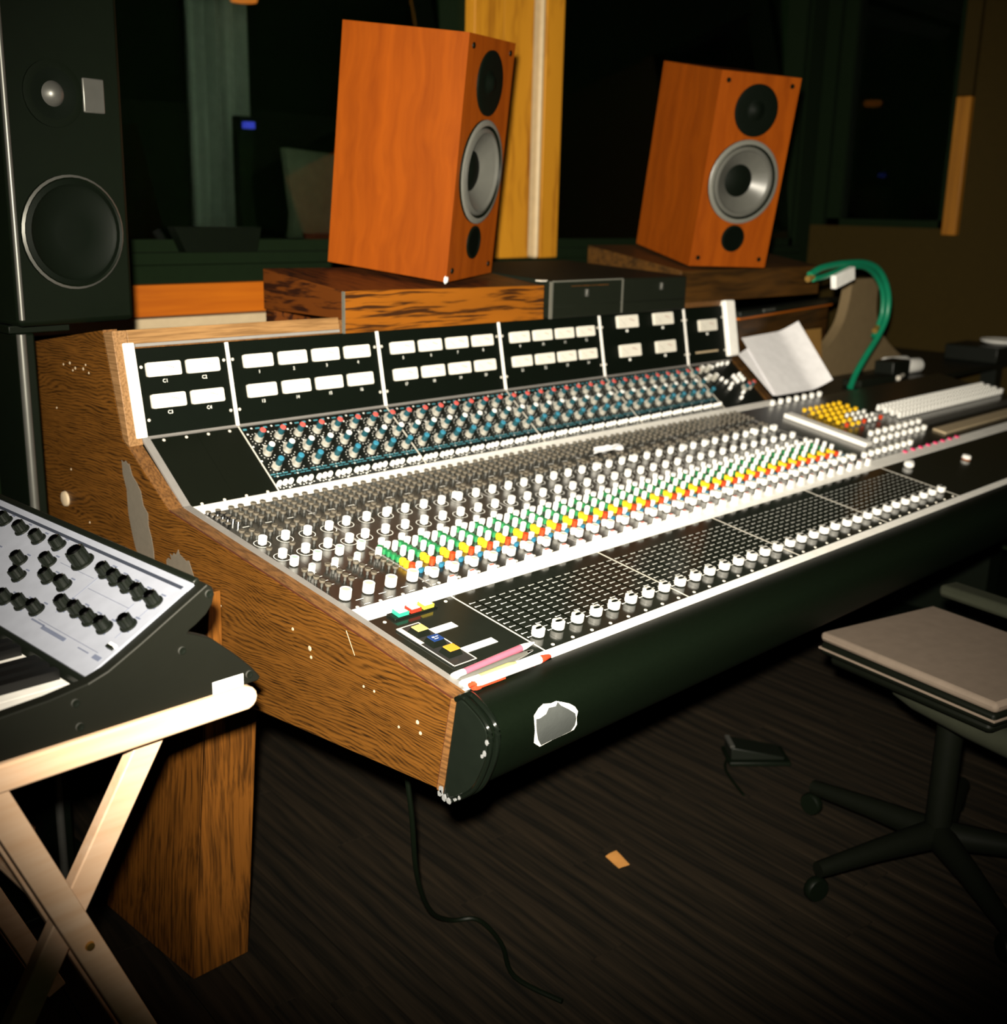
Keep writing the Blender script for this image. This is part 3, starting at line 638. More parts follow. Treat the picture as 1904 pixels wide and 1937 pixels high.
# --- meter section
def text(s, T, parent, size=.009):
    cu = bpy.data.curves.new('meter_number', 'FONT'); cu.body = s; cu.size = size; cu.align_x = 'CENTER'; cu.align_y = 'CENTER'; cu.resolution_u = 2
    tmp = bpy.data.objects.new('tmp', cu); me = bpy.data.meshes.new_from_object(tmp); bpy.data.objects.remove(tmp); bpy.data.curves.remove(cu)
    me.materials.clear(); me.materials.append(M['print']); o = bpy.data.objects.new('meter_number', me); C.objects.link(o); put(o, T, parent)
def meter_mesh(w, d):
    g = G(); r = .003
    pts = []
    for cx, cy, a0 in ((w / 2 - r, d / 2 - r, 0), (-w / 2 + r, d / 2 - r, 90), (-w / 2 + r, -d / 2 + r, 180), (w / 2 - r, -d / 2 + r, 270)):
        pts += [(cx + r * math.cos(math.radians(a0 + t)), cy + r * math.sin(math.radians(a0 + t))) for t in (0, 45, 90)]
    g.prism([(a * 1.04, b * 1.06) for a, b in pts], 0, .0015, 'blackplastic')
    g.prism(pts, .0015, .0065, 'meterface')
    g.prism([(a * .95, b * .92) for a, b in pts], .0065, .0075, 'meterface')
    for i in range(4): g.box((w * (.06 + .06 * i), d * (.16 - .05 * i), .0076), (w * (.11 + .06 * i), d * (.21 - .05 * i), .0077), 'meterred')
    T = Tr(-w * .25, -d * .05, .0077) @ Rz(-.65)
    g.box((-w * .16, -.0002, 0), (w * .16, .0002, .0001), 'needle', T)
    return g.mesh('vu_meter')
MM = {'s': meter_mesh(1.44 * P, .0245), 'c': meter_mesh(1.50 * P, .0245), 'b': meter_mesh(1.92 * P, .031)}
def meters(x0, x1, lst):
    pnl = part('meter_panel', plate(x0, x1, .5, 152.3, 'meterpanel'), JK)
    for (x, s, key, lab) in lst:
        obj('vu_meter', MM[key], pnl, at(JK, x, s))
        if lab: text(lab, at(JK, x + .05, s - (21 if key != 'b' else 24), .0008), pnl)
        else: obj('meter_mark', G().box((-.004, -.003, 0), (.004, .003, .0006), 'print'), pnl, at(JK, x, s - 23))
    for x in (x0 + .16, x1 - .16):
        for s in (29, 121): ctl('screw', JK, x, s, pnl)
meters(-4.08, -.05, [(-3.02, 115, 'c', 'C1'), (-1.26, 115, 'c', 'C2'), (-3.0, 60, 'c', 'C3'), (-1.24, 60, 'c', 'C4')])
for b, n0 in ((0, 1), (1, 5), (2, 9)):
    meters(8 * b + .05, 8 * b + 7.95, [(8 * b + 1.38 + 1.765 * i, s, 's', str(n0 + i + (12 if s < 100 else 0))) for i in range(4) for s in (115, 60)])
meters(24.05, 31.95, [(26.4, 130, 'b', ''), (29.8, 130, 'b', ''), (26.4, 57, 'b', ''), (29.8, 57, 'b', '')])
meters(32.05, 36.2, [(34.3, 102, 'b', '')])
part('slot_label', G().box((32.9 * P, .028, 0), (35.3 * P, .033, .001), 'creambar', JK))

# legs
def leg(dx):
    g = G()
    for z0, z1, xi0, xi1 in ((0.0, .489, -.193, -.156), (.489, .677, -.2195, -.2195)):
        xo = lambda z: -.302 + (.062) * (z / .677)
        yb = .80
        vs = [(xo(z0) + dx, .497, z0), (xi0 + dx, .497, z0), (xi0 + dx, yb, z0), (xo(z0) + dx, yb, z0), (xo(z1) + dx, .497, z1), (xi1 + dx, .497, z1), (xi1 + dx, yb, z1), (xo(z1) + dx, yb, z1)]
        g.add(vs, [(0, 3, 2, 1), (4, 5, 6, 7), (0, 1, 5, 4), (1, 2, 6, 5), (2, 3, 7, 6), (3, 0, 4, 7)], 'leg_wood')
    return g
part('leg', leg(0), bevel=.002)
part('leg', G().box((2.50, .30, 0), (2.60, .62, .487), 'rubber'), bevel=.002)

# ------------------------------------------------------------------ on the console: plinths, case, speakers
def slab(x0, x1, y0, y1, z0, f):
    """box whose top follows f(x, y)"""
    vs = [(x0, y0, z0), (x1, y0, z0), (x1, y1, z0), (x0, y1, z0), (x0, y0, f(x0, y0)), (x1, y0, f(x1, y0)), (x1, y1, f(x1, y1)), (x0, y1, f(x0, y1))]
    return vs
FQ = [(0, 3, 2, 1), (4, 5, 6, 7), (0, 1, 5, 4), (1, 2, 6, 5), (2, 3, 7, 6), (3, 0, 4, 7)]
fl_top = lambda x, y: 1.1125 + .112 * (y - .79) - .010 * (x - .265)
pl = thing('speaker_plinth', 'dark-grained oak plinth under the left cherry speaker', 'plinth', Tr(.55, .93, 1.029), 'oak speaker plinths')
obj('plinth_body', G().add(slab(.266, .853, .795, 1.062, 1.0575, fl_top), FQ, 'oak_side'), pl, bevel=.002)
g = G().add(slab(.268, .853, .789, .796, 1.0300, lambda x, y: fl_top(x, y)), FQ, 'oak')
obj('front_board', g, pl)
obj('corner_trim', G().box((.2650, .7875, 1.030), (.2680, .7945, 1.112), 'casetrim'), pl, label='chipped pale corner strip')
obj('runner', G().box((.27, .81, 1.0556), (.85, .83, 1.058), 'oak_side').box((.27, 1.03, 1.0235), (.85, 1.06, 1.058), 'oak_side'), pl)

fr_top = lambda x, y: 1.1285 + .165 * (y - .79)
pr_ = thing('speaker_plinth', 'brown oak plinth under the right cherry speaker', 'plinth', Tr(1.75, .93, 1.029), 'oak speaker plinths')
obj('plinth_body', G().add(slab(1.40, 2.12, .795, 1.12, 1.0575, fr_top), FQ, 'brown_wood'), pr_, bevel=.002)
obj('front_board', G().add(slab(1.40, 2.12, .789, .796, 1.045, fr_top), FQ, 'brown_wood'), pr_)
obj('runner', G().box((1.41, .81, 1.0556), (2.1, .83, 1.058), 'brown_wood').box((1.41, 1.03, 1.0235), (2.1, 1.06, 1.058), 'brown_wood'), pr_)

cs_top = lambda x, y: 1.117 + .05 * (y - .77)
cs = thing('equipment_case', 'charcoal vinyl equipment case between the two speakers', 'case', Tr(1.12, .9, 1.03))
obj('case_body', G().add(slab(.862, 1.396, .772, 1.20, 1.0575, cs_top), FQ, 'casegrey').add(slab(.862, 1.396, .772, .7995, 1.030, lambda x, y: 1.06), FQ, 'casegrey'), cs, bevel=.004)
obj('edge_trim', G().box((.8565, .7695, 1.031), (.8635, .7755, 1.116), 'casetrim'), cs)
obj('edge_trim', G().box((1.1215, .7695, 1.034), (1.1255, .774, 1.116), 'casetrim'), cs)
obj('edge_trim', G().box((.8635, .769, 1.1145), (1.122, .773, 1.1180), 'casetrim'), cs)
for x, z in ((.985, 1.087), (1.282, 1.094)): obj('latch', G().box((x - .004, .766, z - .009), (x + .004, .773, z + .009), 'greymetal'), cs, bevel=.001)
obj('scratch', G().box((.93, .7713, 1.1035), (1.07, .7722, 1.1045), 'leg_wood'), cs)
obj('corner_cap', G().box((.846, .79, 1.1155), (.866, .81, 1.1185), 'silver'), cs)
obj('foot', G().box((.90, .81, 1.0556), (1.36, .83, 1.058), 'rubber').box((.90, 1.03, 1.0235), (1.36, 1.06, 1.058), 'rubber'), cs)

def rotm(yaw, pitch, roll):
    return Matrix.Rotation(yaw, 4, 'Z') @ Matrix.Rotation(pitch, 4, 'X') @ Matrix.Rotation(roll, 4, 'Y')
def disc_T(x, z, y=0.0): return Tr(x, y, z) @ Matrix.Rotation(math.pi / 2, 4, 'X')
SW, SH, SD = .249, .498, .290
def speaker(T, label, woof):
    sp = thing('bookshelf_speaker', label, 'speaker', T, 'cherry bookshelf speakers')
    cx = SW / 2; zc = .455 * SH; n = 40; g = G(); vs = []
    for k in range(n):
        a = 2 * math.pi * k / n; c, q = math.cos(a), math.sin(a); m_ = max(abs(c), abs(q)); vs += [(cx + .086 * c, 0, zc + .086 * q), (cx + cx * c / m_, 0, zc + cx * q / m_)]
    g.add(vs, [(2 * k, 2 * k + 1, 2 * ((k + 1) % n) + 1, 2 * ((k + 1) % n)) for k in range(n)], 'cherry')
    g.add([(0, 0, 0), (SW, 0, 0), (SW, 0, zc - cx), (0, 0, zc - cx), (0, 0, zc + cx), (SW, 0, zc + cx), (SW, 0, SH), (0, 0, SH)], [(0, 1, 2, 3), (4, 5, 6, 7)], 'cherry')
    g.add([(0, 0, 0), (SW, 0, 0), (SW, SD, 0), (0, SD, 0), (0, 0, SH), (SW, 0, SH), (SW, SD, SH), (0, SD, SH)], [(0, 3, 2, 1), (4, 5, 6, 7), (1, 2, 6, 5), (2, 3, 7, 6), (3, 0, 4, 7)], 'cherry')
    obj('cabinet', g, sp, T)
    tw = obj('tweeter', G().lathe([(.066, .000, 'rubber'), (.066, .004, 'rubber'), (.060, .006, 'darkcone'), (.030, .001, 'darkcone'), (.020, .003, 'darkcone'), (.014, .010, 'darkcone'), (0, .013, 'darkcone')], 32), sp, T @ disc_T(cx, .82 * SH))
    w = obj('woofer', G().lathe([(.109, -.001, 'rubber'), (.109, .005, 'rubber'), (.105, .008, 'surround'), (.097, .008, 'surround'), (.095, .003, 'rubber'), (.092, .003, 'rubber'), (.090, .006, woof), (.083, .008, woof), (.078, .002, woof)], 40, None, False, False), sp, T @ disc_T(cx, .455 * SH))
    obj('cone', G().lathe([(.078, .002, woof), (.060, -.010, woof), (.042, -.022, woof)], 40, None, False, False), w, T @ disc_T(cx, .455 * SH))
    obj('dust_cap', G().lathe([(.043, -.022, 'rubber'), (.036, -.018, 'darkcone'), (.018, -.013, 'darkcone'), (0, -.011, 'darkcone')], 32), w, T @ disc_T(cx, .455 * SH))
    obj('bass_port', G().lathe([(.036, 0, 'rubber'), (.036, .003, 'rubber'), (.031, .004, 'rubber'), (.029, .001, 'black_hole'), (0, .0008, 'black_hole')], 28), sp, T @ disc_T(cx, .155 * SH))
    for x, z in ((.10, .955), (.90, .955), (.10, .045), (.90, .045)):
        obj('grille_socket', G().lathe([(.0065, 0, 'rubber'), (.0060, .002, 'rubber'), (.003, .002, 'rubber'), (0, .001, 'rubber')], 12), sp, T @ disc_T(x * SW, z * SH))
    return sp
TLs = Tr(.5495, .798, 1.1215) @ rotm(.3875, .1135, -.045)
spl = speaker(TLs, 'cherry-veneered two-way speaker on the orange oak plinth', 'conegrey')
obj('chipped_corner', G().lathe([(.010, 0, 'white'), (.006, .004, 'white'), (0, .005, 'white')], 7), spl, TLs @ Tr(.004, .003, .005) @ Matrix.Rotation(math.pi / 2, 4, 'X'))
TRs = Tr(1.4680, .8200, 1.1395) @ rotm(-.3885, .169, .019)
speaker(TRs, 'cherry-veneered two-way speaker farther along the console beside the dark case', 'conegrey')

# pens and papers on the console
def pen(name, label, a, b, r, parts, cat='pen'):
    """parts: list of (name, t0, t1, [(t, radius factor)...], material)"""
    A, B = Vector(a), Vector(b); d = (B - A); L = d.length
    T = Matrix.Translation(A) @ d.to_track_quat('Z', 'Y').to_matrix().to_4x4()
    t = thing(name, label, cat, T, 'pens at the front corner of the console')
    for nm, prof, m in parts:
        obj(nm, G().lathe([(r * k, L * q, m) for q, k in prof], 12), t, T)
    return t, T, L
def fgp(x, s, h): return tuple((FG @ Vector((x * P, s / 1000, h))))
pen('marker_pen', 'pink felt marker with white cap lying by the fader seam', fgp(-4.02, 3, .0068), fgp(-.15, 14, .0058), .0056,
    [('cap', [(0, .9), (.02, 1), (.10, 1), (.12, .96)], 'white'), ('barrel', [(.12, .95), (.82, .95)], 'pink'), ('tip', [(.82, .95), (.88, .85), (.96, .45), (1, .2)], 'white')])
t, T, L = pen('ballpoint_pen', 'slim grey ballpoint pen between pink marker and white pen', fgp(-4.0, -9, .0068), fgp(-.55, -1, .0052), .0052,
    [('barrel', [(0, .7), (.02, .9), (.30, 1), (.72, 1), (.9, .6)], 'pengrey'), ('tip', [(.9, .55), (.98, .3), (1, .1)], 'chrome')])
obj('clip', G().box((-.0016, -.0072, L * .02), (.0016, -.0052, L * .30), 'white'), t, T)
pen('highlighter_pen', 'pale yellow translucent pen lying beside the white pen', fgp(-4.12, -18, .0068), fgp(-1.7, -15, .0060), .0054,
    [('cap', [(0, .9), (.03, 1.05), (.3, 1.05), (.31, .9)], 'white'), ('barrel', [(.31, .95), (.85, .95), (1, .5)], 'penpale')])
t, T, L = pen('ballpoint_pen', 'white ballpoint pen with red clip and red tip on the white strip', (-.1915, -.042, .6755), (-.031, -.040, .6725), .0062,
    [('barrel', [(.06, .9), (.12, 1), (.84, 1), (.86, .95)], 'white'), ('tip', [(.86, .97), (.90, .85), (.98, .55), (1, .3)], 'penred'), ('push_button', [(0, .5), (.06, .55)], 'penred')])
obj('clip', G().box((-.0022, -.0085, L * .04), (.0022, -.0062, L * .42), 'penred').box((-.005, -.008, L * .05), (.005, .002, L * .11), 'penred'), t, T)
obj('barrel_print', G().box((-.0016, -.0064, L * .70), (-.0006, -.0060, L * .73), 'redbtn').box((.0004, -.0064, L * .71), (.0014, -.0060, L * .76), 'redbtn').box((-.002, -.0063, L * .78), (.001, -.0059, L * .79), 'redbtn'), t, T)

def sheet(name, label, cat, corners, m, nu=8, nv=8, curl=0.0, th=.0008, noise=0.0, seed=0):
    a, b, c, d = [Vector(p) for p in corners]; n = (b - a).cross(d - a).normalized(); R = random.Random(seed)
    g = G(); vs = []
    for k in (0, th):
        for j in range(nv + 1):
            for i in range(nu + 1):
                u, v = i / nu, j / nv; p = a.lerp(b, u).lerp(d.lerp(c, u), v)
                cu = curl * max(0, u - .72) ** 1.5 / .148
                vs.append(p + n * (k + cu + (R.uniform(-1, 1) * noise if k == 0 else 0)))
    N = (nu + 1) * (nv + 1)
    if noise:
        for i in range(N): vs[N + i] = vs[i] + n * th
    fs = []
    for j in range(nv):
        for i in range(nu):
            q = (j * (nu + 1) + i, j * (nu + 1) + i + 1, (j + 1) * (nu + 1) + i + 1, (j + 1) * (nu + 1) + i)
            fs.append(q[::-1]); fs.append(tuple(N + e for e in q))
    rim = [i for i in range(nu + 1)] + [j * (nu + 1) + nu for j in range(1, nv + 1)] + [nv * (nu + 1) + i for i in range(nu - 1, -1, -1)] + [j * (nu + 1) for j in range(nv - 1, 0, -1)]
    for i in range(len(rim)):
        p, q = rim[i], rim[(i + 1) % len(rim)]; fs.append((p, q, N + q, N + p))
    g.add(vs, fs, m, None, True)
    return obj(name, g, None, None, label, cat)
def hjp(x, s, h): return tuple(HJ @ Vector((x * P, s / 1000, h)))
sheet('paper_sheet', 'curled white paper sheet leaning at the right end of the equalisers', 'paper', (hjp(37.5, 3, .012), hjp(43.6, 0, .012), hjp(45.6, 236, .016), hjp(39.2, 226, .012)), 'paper', nu=16, curl=.034)
sheet('paper_sheet', 'second white sheet with a folded corner lying under the curled sheet', 'paper', (hjp(37.4, 8, .008), hjp(41.0, 6, .008), hjp(42.5, 232, .008), hjp(37.5, 170, .008)), 'paper')
sheet('paper_scrap', 'small crumpled white paper scrap resting on the knobs below the equalisers', 'paper', tuple(tuple(GH @ Vector((x * P, s / 1000, h))) for x, s, h in ((16.5, 335, .014), (18.7, 330, .014), (18.9, 349, .016), (16.9, 352, .016))), 'paper', 6, 4, noise=.004, seed=3)
sheet('card', 'brown card standing behind the white paper sheets', 'card', ((2.10, .835, .753), (2.28, .835, .753), (2.27, .85, .925), (2.09, .85, .925)), 'card', 2, 2, th=.002)
obj('white_blob', G().lathe([(.010, 0, 'white'), (.013, .004, 'white'), (.012, .012, 'white'), (.004, .016, 'white')], 10).lathe([(.008, 0, 'white'), (.010, .004, 'white'), (.006, .011, 'white')], 10, Tr(.022, .006, 0)), None, at(FG, 33.9, 165), 'small white lump beside the last fader caps', 'adhesive putty')
bpy.data.objects['white_blob'].name = 'putty_lump'
obj('bottle_cap', G().lathe([(.011, 0, 'orange_wood'), (.012, .003, 'orange_wood'), (.011, .010, 'white'), (.008, .012, 'white')], 12), None, at(FG, 39.3, 122), 'small orange and white cap lying on the empty black panel', 'cap')

# ------------------------------------------------------------------ right end: backboard, bracket, cable, odds and ends
bk = thing('rack_shelf', 'dark brown backboard with a black rail right of the meters', 'shelf', Tr(1.7, .80, .74))
TB = Tr(1.6951, .80, 0) @ Rz(.175)
obj('backboard', G().box((0, .006, .752), (.80, .026, .99), 'brown_wood'), bk, TB)
obj('top_rail', G().box((0, -.01, .990), (.86, .03, 1.008), 'blackplastic'), bk, TB, bevel=.002)
obj('wood_edge', G().box((0, -.008, .984), (.80, .004, .990), 'orange_wood'), bk, TB)
obj('label_plate', G().box((.17, -.0125, .998), (.26, -.0095, 1.006), 'greymetal'), bk, TB)
desk = thing('side_desk', 'dark flat desk behind the right end of the console', 'desk', Tr(2.6, .9, .7))
obj('desktop', G().box((XTOP + .08, .652, .735), (3.48, 1.5, .752), 'blackplastic'), desk)
obj('leg', G().box((3.40, .7, 0), (3.46, .76, .735), 'blackplastic'), desk); obj('leg', G().box((3.40, 1.4, 0), (3.46, 1.46, .735), 'blackplastic'), desk)
obj('leg', G().box((XTOP + .1, 1.4, 0), (XTOP + .16, 1.46, .735), 'blackplastic'), desk)
FLR = smooth_poly([(2.49, 1.075), (2.478, 1.0), (2.45, .93), (2.38, .87), (2.31, .83), (2.31, .753)], n=4) + smooth_poly([(3.0, .753), (2.96, .77), (2.80, .845), (2.705, .92), (2.68, 1.0), (2.685, 1.075)], n=4)
obj('bracket', G().prism(FLR, .868, .903, 'flare', axes='xzy'), None, None, 'grey-brown wooden bracket with a flared foot on the side desk', 'bracket', bevel=.003)
gc = thing('patch_cable', 'looped green patch cable with a white tag above the side desk', 'cable', Tr(2.2, .68, .76))
path = smooth_poly([(1.905, .70, 1.112), (1.96, .70, 1.129), (2.04, .70, 1.138), (2.12, .70, 1.142), (2.23, .70, 1.141), (2.32, .70, 1.122), (2.385, .70, 1.078), (2.42, .70, 1.02), (2.415, .70, .96), (2.37, .70, .905), (2.31, .70, .855), (2.25, .70, .80), (2.20, .69, .758)], n=5)
obj('cable_run', G().tube(path, .0100, 'cablegreen', 12), gc)
path2 = smooth_poly([(1.915, .695, 1.100), (1.98, .695, 1.106), (2.05, .695, 1.118), (2.13, .70, 1.130), (2.24, .705, 1.128), (2.33, .71, 1.10), (2.39, .71, 1.05), (2.405, .71, .985), (2.38, .71, .93), (2.36, .71, .905)], n=5)
obj('cable_run', G().tube(path2, .0085, 'cablegreen', 12), gc)
obj('plug', G().tube([(1.890, .698, 1.100), (1.915, .697, 1.106)], .0095, 'gold', 10), gc); obj('plug', G().tube([(2.345, .70, .925), (2.37, .705, .935)], .009, 'gold', 10), gc)
obj('tag', G().box((2.01, .672, 1.082), (2.125, .690, 1.122), 'white', Tr(2.07, .68, 1.1) @ Matrix.Rotation(-.22, 4, 'Y') @ Tr(-2.07, -.68, -1.1)), gc, bevel=.002, label='white cable tag')
TD = lambda x, y: Tr(x, y, .752)
for x, y, lb in ((2.715, .745, 'front white cylinder of the pair on the side desk'), (2.735, .803, 'rear white cylinder of the pair on the side desk')):
    obj('tape_roll', G().lathe([(.024, -.06, 'white'), (.026, -.055, 'white'), (.026, .055, 'white'), (.024, .06, 'white'), (.010, .058, 'creambar'), (0, .05, 'creambar')], 20), None, Tr(x, y, .779) @ Rz(-.15) @ Matrix.Rotation(math.pi / 2, 4, 'Y'), lb, 'roll', 'white rolls')
obj('dish', G().lathe([(.05, 0, 'white'), (.075, .012, 'white'), (.078, .02, 'white'), (.070, .016, 'white_edge'), (0, .010, 'white_edge')], 28), None, Tr(3.41, .70, .812), 'round white dish on the black box at the right edge', 'dish')
obj('box', G().box((3.27, .655, .752), (3.47, .86, .811), 'blackplastic'), None, None, 'flat black box under the white dish', 'box', bevel=.004)
obj('box', G().box((2.51, .70, .752), (2.635, .77, .812), 'blackplastic'), None, None, 'small black box left of the two white rolls', 'box', bevel=.004)
obj('box', G().box((2.24, .675, .752), (2.48, .74, .776), 'casegrey'), None, None, 'low grey box below the green cable', 'box', bevel=.004)
obj('connector', G().tube([(2.52, .685, .76), (2.575, .695, .765)], [.008, .006], 'silver', 10), None, None, 'small silver jack connector on the side desk', 'connector')

# ------------------------------------------------------------------ big dark monitor on its stand, left
TM = Tr(-.351, .858, 1.0695) @ Rz(.08)
mo = thing('studio_monitor', 'tall black studio monitor on a stand left of the console', 'speaker', TM)
MW, MH, MD = .217, .62, .24
obj('cabinet', G().box((0, 0, 0), (MW, MD, MH), 'rubber'), mo, TM, bevel=.010)
w = obj('woofer', G().lathe([(.093, 0, 'rubber'), (.093, .006, 'rubber'), (.089, .009, 'greymetal'), (.086, .006, 'rubber'), (.078, .009, 'darkcone'), (.072, .004, 'darkcone'), (.03, .001, 'darkcone'), (0, .006, 'darkcone')], 40), mo, TM @ disc_T(.106, .152))
obj('tweeter', G().lathe([(.052, 0, 'rubber'), (.052, .004, 'rubber'), (.040, .005, 'rubber'), (.020, .002, 'darkcone'), (.013, .012, 'greymetal'), (0, .017, 'greymetal')], 28), mo, TM @ disc_T(.087, .370))
obj('tweeter_plate', G().box((.140, -.004, .345), (.180, .001, .400), 'greymetal'), mo, TM, bevel=.004, label='pale plate beside the tweeter')
obj('cabinet_highlight', G().tube([(.004, -.002, .012), (.004, -.002, MH - .01)], .005, 'greymetal', 10), mo, TM, label='pale strip painting the highlight on the front edge')  # pale tube imitates light caught on the cabinet's rounded left edge
st = thing('speaker_stand', 'dark speaker stand with a painted highlight down its column behind the keyboard', 'stand', Tr(-.34, .95, 0))
obj('column', G().box((-.340, .90, .02), (-.308, 1.02, 1.055), 'rubber'), st, bevel=.004)
obj('column_highlight', G().tube([(-.333, .897, .03), (-.333, .897, 1.054)], .008, 'greymetal', 10), st)  # pale tube stands in for the highlight down the column
obj('top_plate', G().box((-.352, .90, 1.055), (-.245, 1.06, 1.0685), 'rubber'), st, bevel=.002); obj('base_plate', G().box((-.47, .82, 0), (-.245, 1.10, .02), 'rubber'), st, bevel=.003)

# ------------------------------------------------------------------ synthesizer on a pine folding stand
YS = .10
SY = thing('synthesizer', 'black synthesizer with white faceplate and black knobs on a pine stand', 'synthesizer', Tr(-.62, .4, .705))
CH = [(-.485, .8439), (-.4785, .8385), (-.4765, .8300), (-.4800, .8180), (-.4884, .8073), (-.5030, .7975), (-.5120, .7930), (-.5140, .7900), (-.5080, .7875), (-.483, .7757), (-.4527, .7485), (-.4285, .7239), (-.4162, .7080), (-.4200, .7035), (-.87, .7035), (-.872, .7428), (-.8159, .7475), (-.7365, .7534), (-.6823, .757), (-.6389, .7632), (-.6147, .7711), (-.5736, .7931)]
obj('side_cheek', G().prism(CH, YS, YS + .018, 'dustyblack', axes='xzy'), SY, bevel=.0015, label='dusty black side cheek with screws')
obj('side_cheek', G().prism(CH, YS + .58, YS + .598, 'dustyblack', axes='xzy'), SY, bevel=.0015)
obj('chassis', G().prism([(-.865, .706), (-.43, .706), (-.43, .716), (-.4550, .7450), (-.485, .772), (-.520, .788), (-.502, .800), (-.492, .835), (-.502, .8335), (-.636, .757), (-.640, .726), (-.865, .726)], YS + .018, YS + .58, 'blackplastic', axes='xzy'), SY)
BR = Vector((-.6318, .12, .7633)); pd = Vector((.8696, 0, .4938)); pn_ = Vector((-.4938, 0, .8696))
SP = Matrix(((0, pd.x, pn_.x, BR.x), (1, 0, 0, BR.y), (0, pd.z, pn_.z, BR.z), (0, 0, 0, 1)))     # x: along the keyboard, y: up the faceplate
# SP maps (t, r, h)
obj('faceplate', G().box((-.0015, 0, -.004), (.558, .1594, 0), 'synthpanel'), SY, SP, label='white faceplate')
obj('rear_rim', G().box((-.0015, .1594, -.006), (.558, .1685, .002), 'blackplastic'), SY, SP, bevel=.002)
g = G(); g.box((.006, .1455, .0002), (.556, .1500, .0008), 'synthstripe')
for t0, r0, w, d in ((.147, .0255, .035, .0022), (.09, .0215, .06, .005), (.033, .0235, .025, .0015), (.006, .0215, .016, .006), (.02, .03, .15, .0006), (.02, .055, .0005, .06), (.05, .095, .10, .0005), (.05, .0535, .0005, .05), (.155, .048, .0005, .09), (.16, .11, .09, .0005)): g.box((t0, r0, .0002), (t0 + w, r0 + d, .0006), 'synthprint')
R = random.Random(5)
KN = [(.15, .124), (.119, .121), (.088, .119), (.056, .117), (.022, .116), (.153, .061), (.121, .062), (.087, .060), (.052, .060), (.021, .076), (.212, .124), (.325, .087), (.292, .067), (.269, .103), (.235, .083), (.194, .084), (.226, .036), (.190, .039), (.264, .032), (.454, .131), (.397, .129), (.343, .127), (.290, .131), (.360, .045), (.40, .08), (.45, .06), (.33, .036), (.40, .036)]
for t0, r0 in KN:
    g.box((t0 - .006, r0 + .0125, .0002), (t0 + .004, r0 + .0145, .0006), 'synthprint'); g.box((t0 - .011, r0 - .008, .0002), (t0 - .009, r0 - .006, .0006), 'synthprint')
obj('panel_print', g, SY, SP, kind='stuff')
def skirtknob(sc):
    g = G(); n = 16
    g.lathe([(.0090 * sc, 0, 'blackplastic'), (.0088 * sc, .0022, 'blackplastic'), (.0064 * sc, .0032, 'blackplastic'), (.0058 * sc, .0125 * sc, 'blackplastic'), (.0048 * sc, .0135 * sc, 'chrome'), (0, .0135 * sc, 'chrome')], n, None, True, False)
    for k in range(8):
        g.box((.0052 * sc, -.0012, .003), (.0072 * sc, .0012, .0118 * sc), 'blackplastic', Rz(k * math.pi / 4))
    return g.mesh('control_knob')
kn_s, kn_b = skirtknob(1.22), skirtknob(1.8)
for i, (t0, r0) in enumerate(KN): obj('control_knob', kn_b if i == 10 else kn_s, SY, SP @ Tr(t0, r0, 0) @ Rz(R.uniform(0, 6)))
obj('rocker_switch', G().box((-.006, -.004, 0), (.006, .000, .004), 'blackplastic').box((-.006, 0, 0), (.006, .004, .003), 'white'), SY, SP @ Tr(.010, .044, 0))
for (x, z) in ((-.4845, .832), (-.5230, .7710), (-.4330, .7160), (-.655, .745), (-.652, .716)):
    obj('screw', G().lathe([(.0050, 0, 'greymetal'), (.0046, .0022, 'greymetal'), (.0022, .0022, 'blackplastic'), (0, .0012, 'blackplastic')], 12), SY, Tr(x, YS, z) @ Matrix.Rotation(math.pi / 2, 4, 'X'))
obj('edge_highlight', G().prism([(-.4865, .8418), (-.5736, .7915), (-.6147, .7695), (-.6389, .7616), (-.6389, .7632), (-.6147, .7711), (-.5736, .7931), (-.4865, .8434)], YS - .0004, YS + .0006, 'greymetal', axes='xzy'), SY)  # grey strip paints the highlight along the cheek's upper edge
obj('sticker', G().box((-.4845, YS - .0006, .7038), (-.4415, YS, .7195), 'white'), SY, label='small white sticker')
KW = .0245; y = YS + .0195; notes = 'CBAGFEDCBAGFEDCBAGFEDC'
wk = G().box((-.862, 0, .728), (-.640, KW - .0009, .7500), 'keywhite').mesh('white_key')
bk_ = G().prism([(-.770, .750), (-.642, .750), (-.642, .7615), (-.764, .7615)], 0, .0135, 'keyblack', axes='xzy').mesh('black_key')
for i, n in enumerate(notes[:22]):
    obj('white_key', wk, SY, Tr(0, y + i * KW, 0))
    if n in 'BAGED' and i < 21: obj('black_key', bk_, SY, Tr(0, y + (i + 1) * KW - .0068, 0))

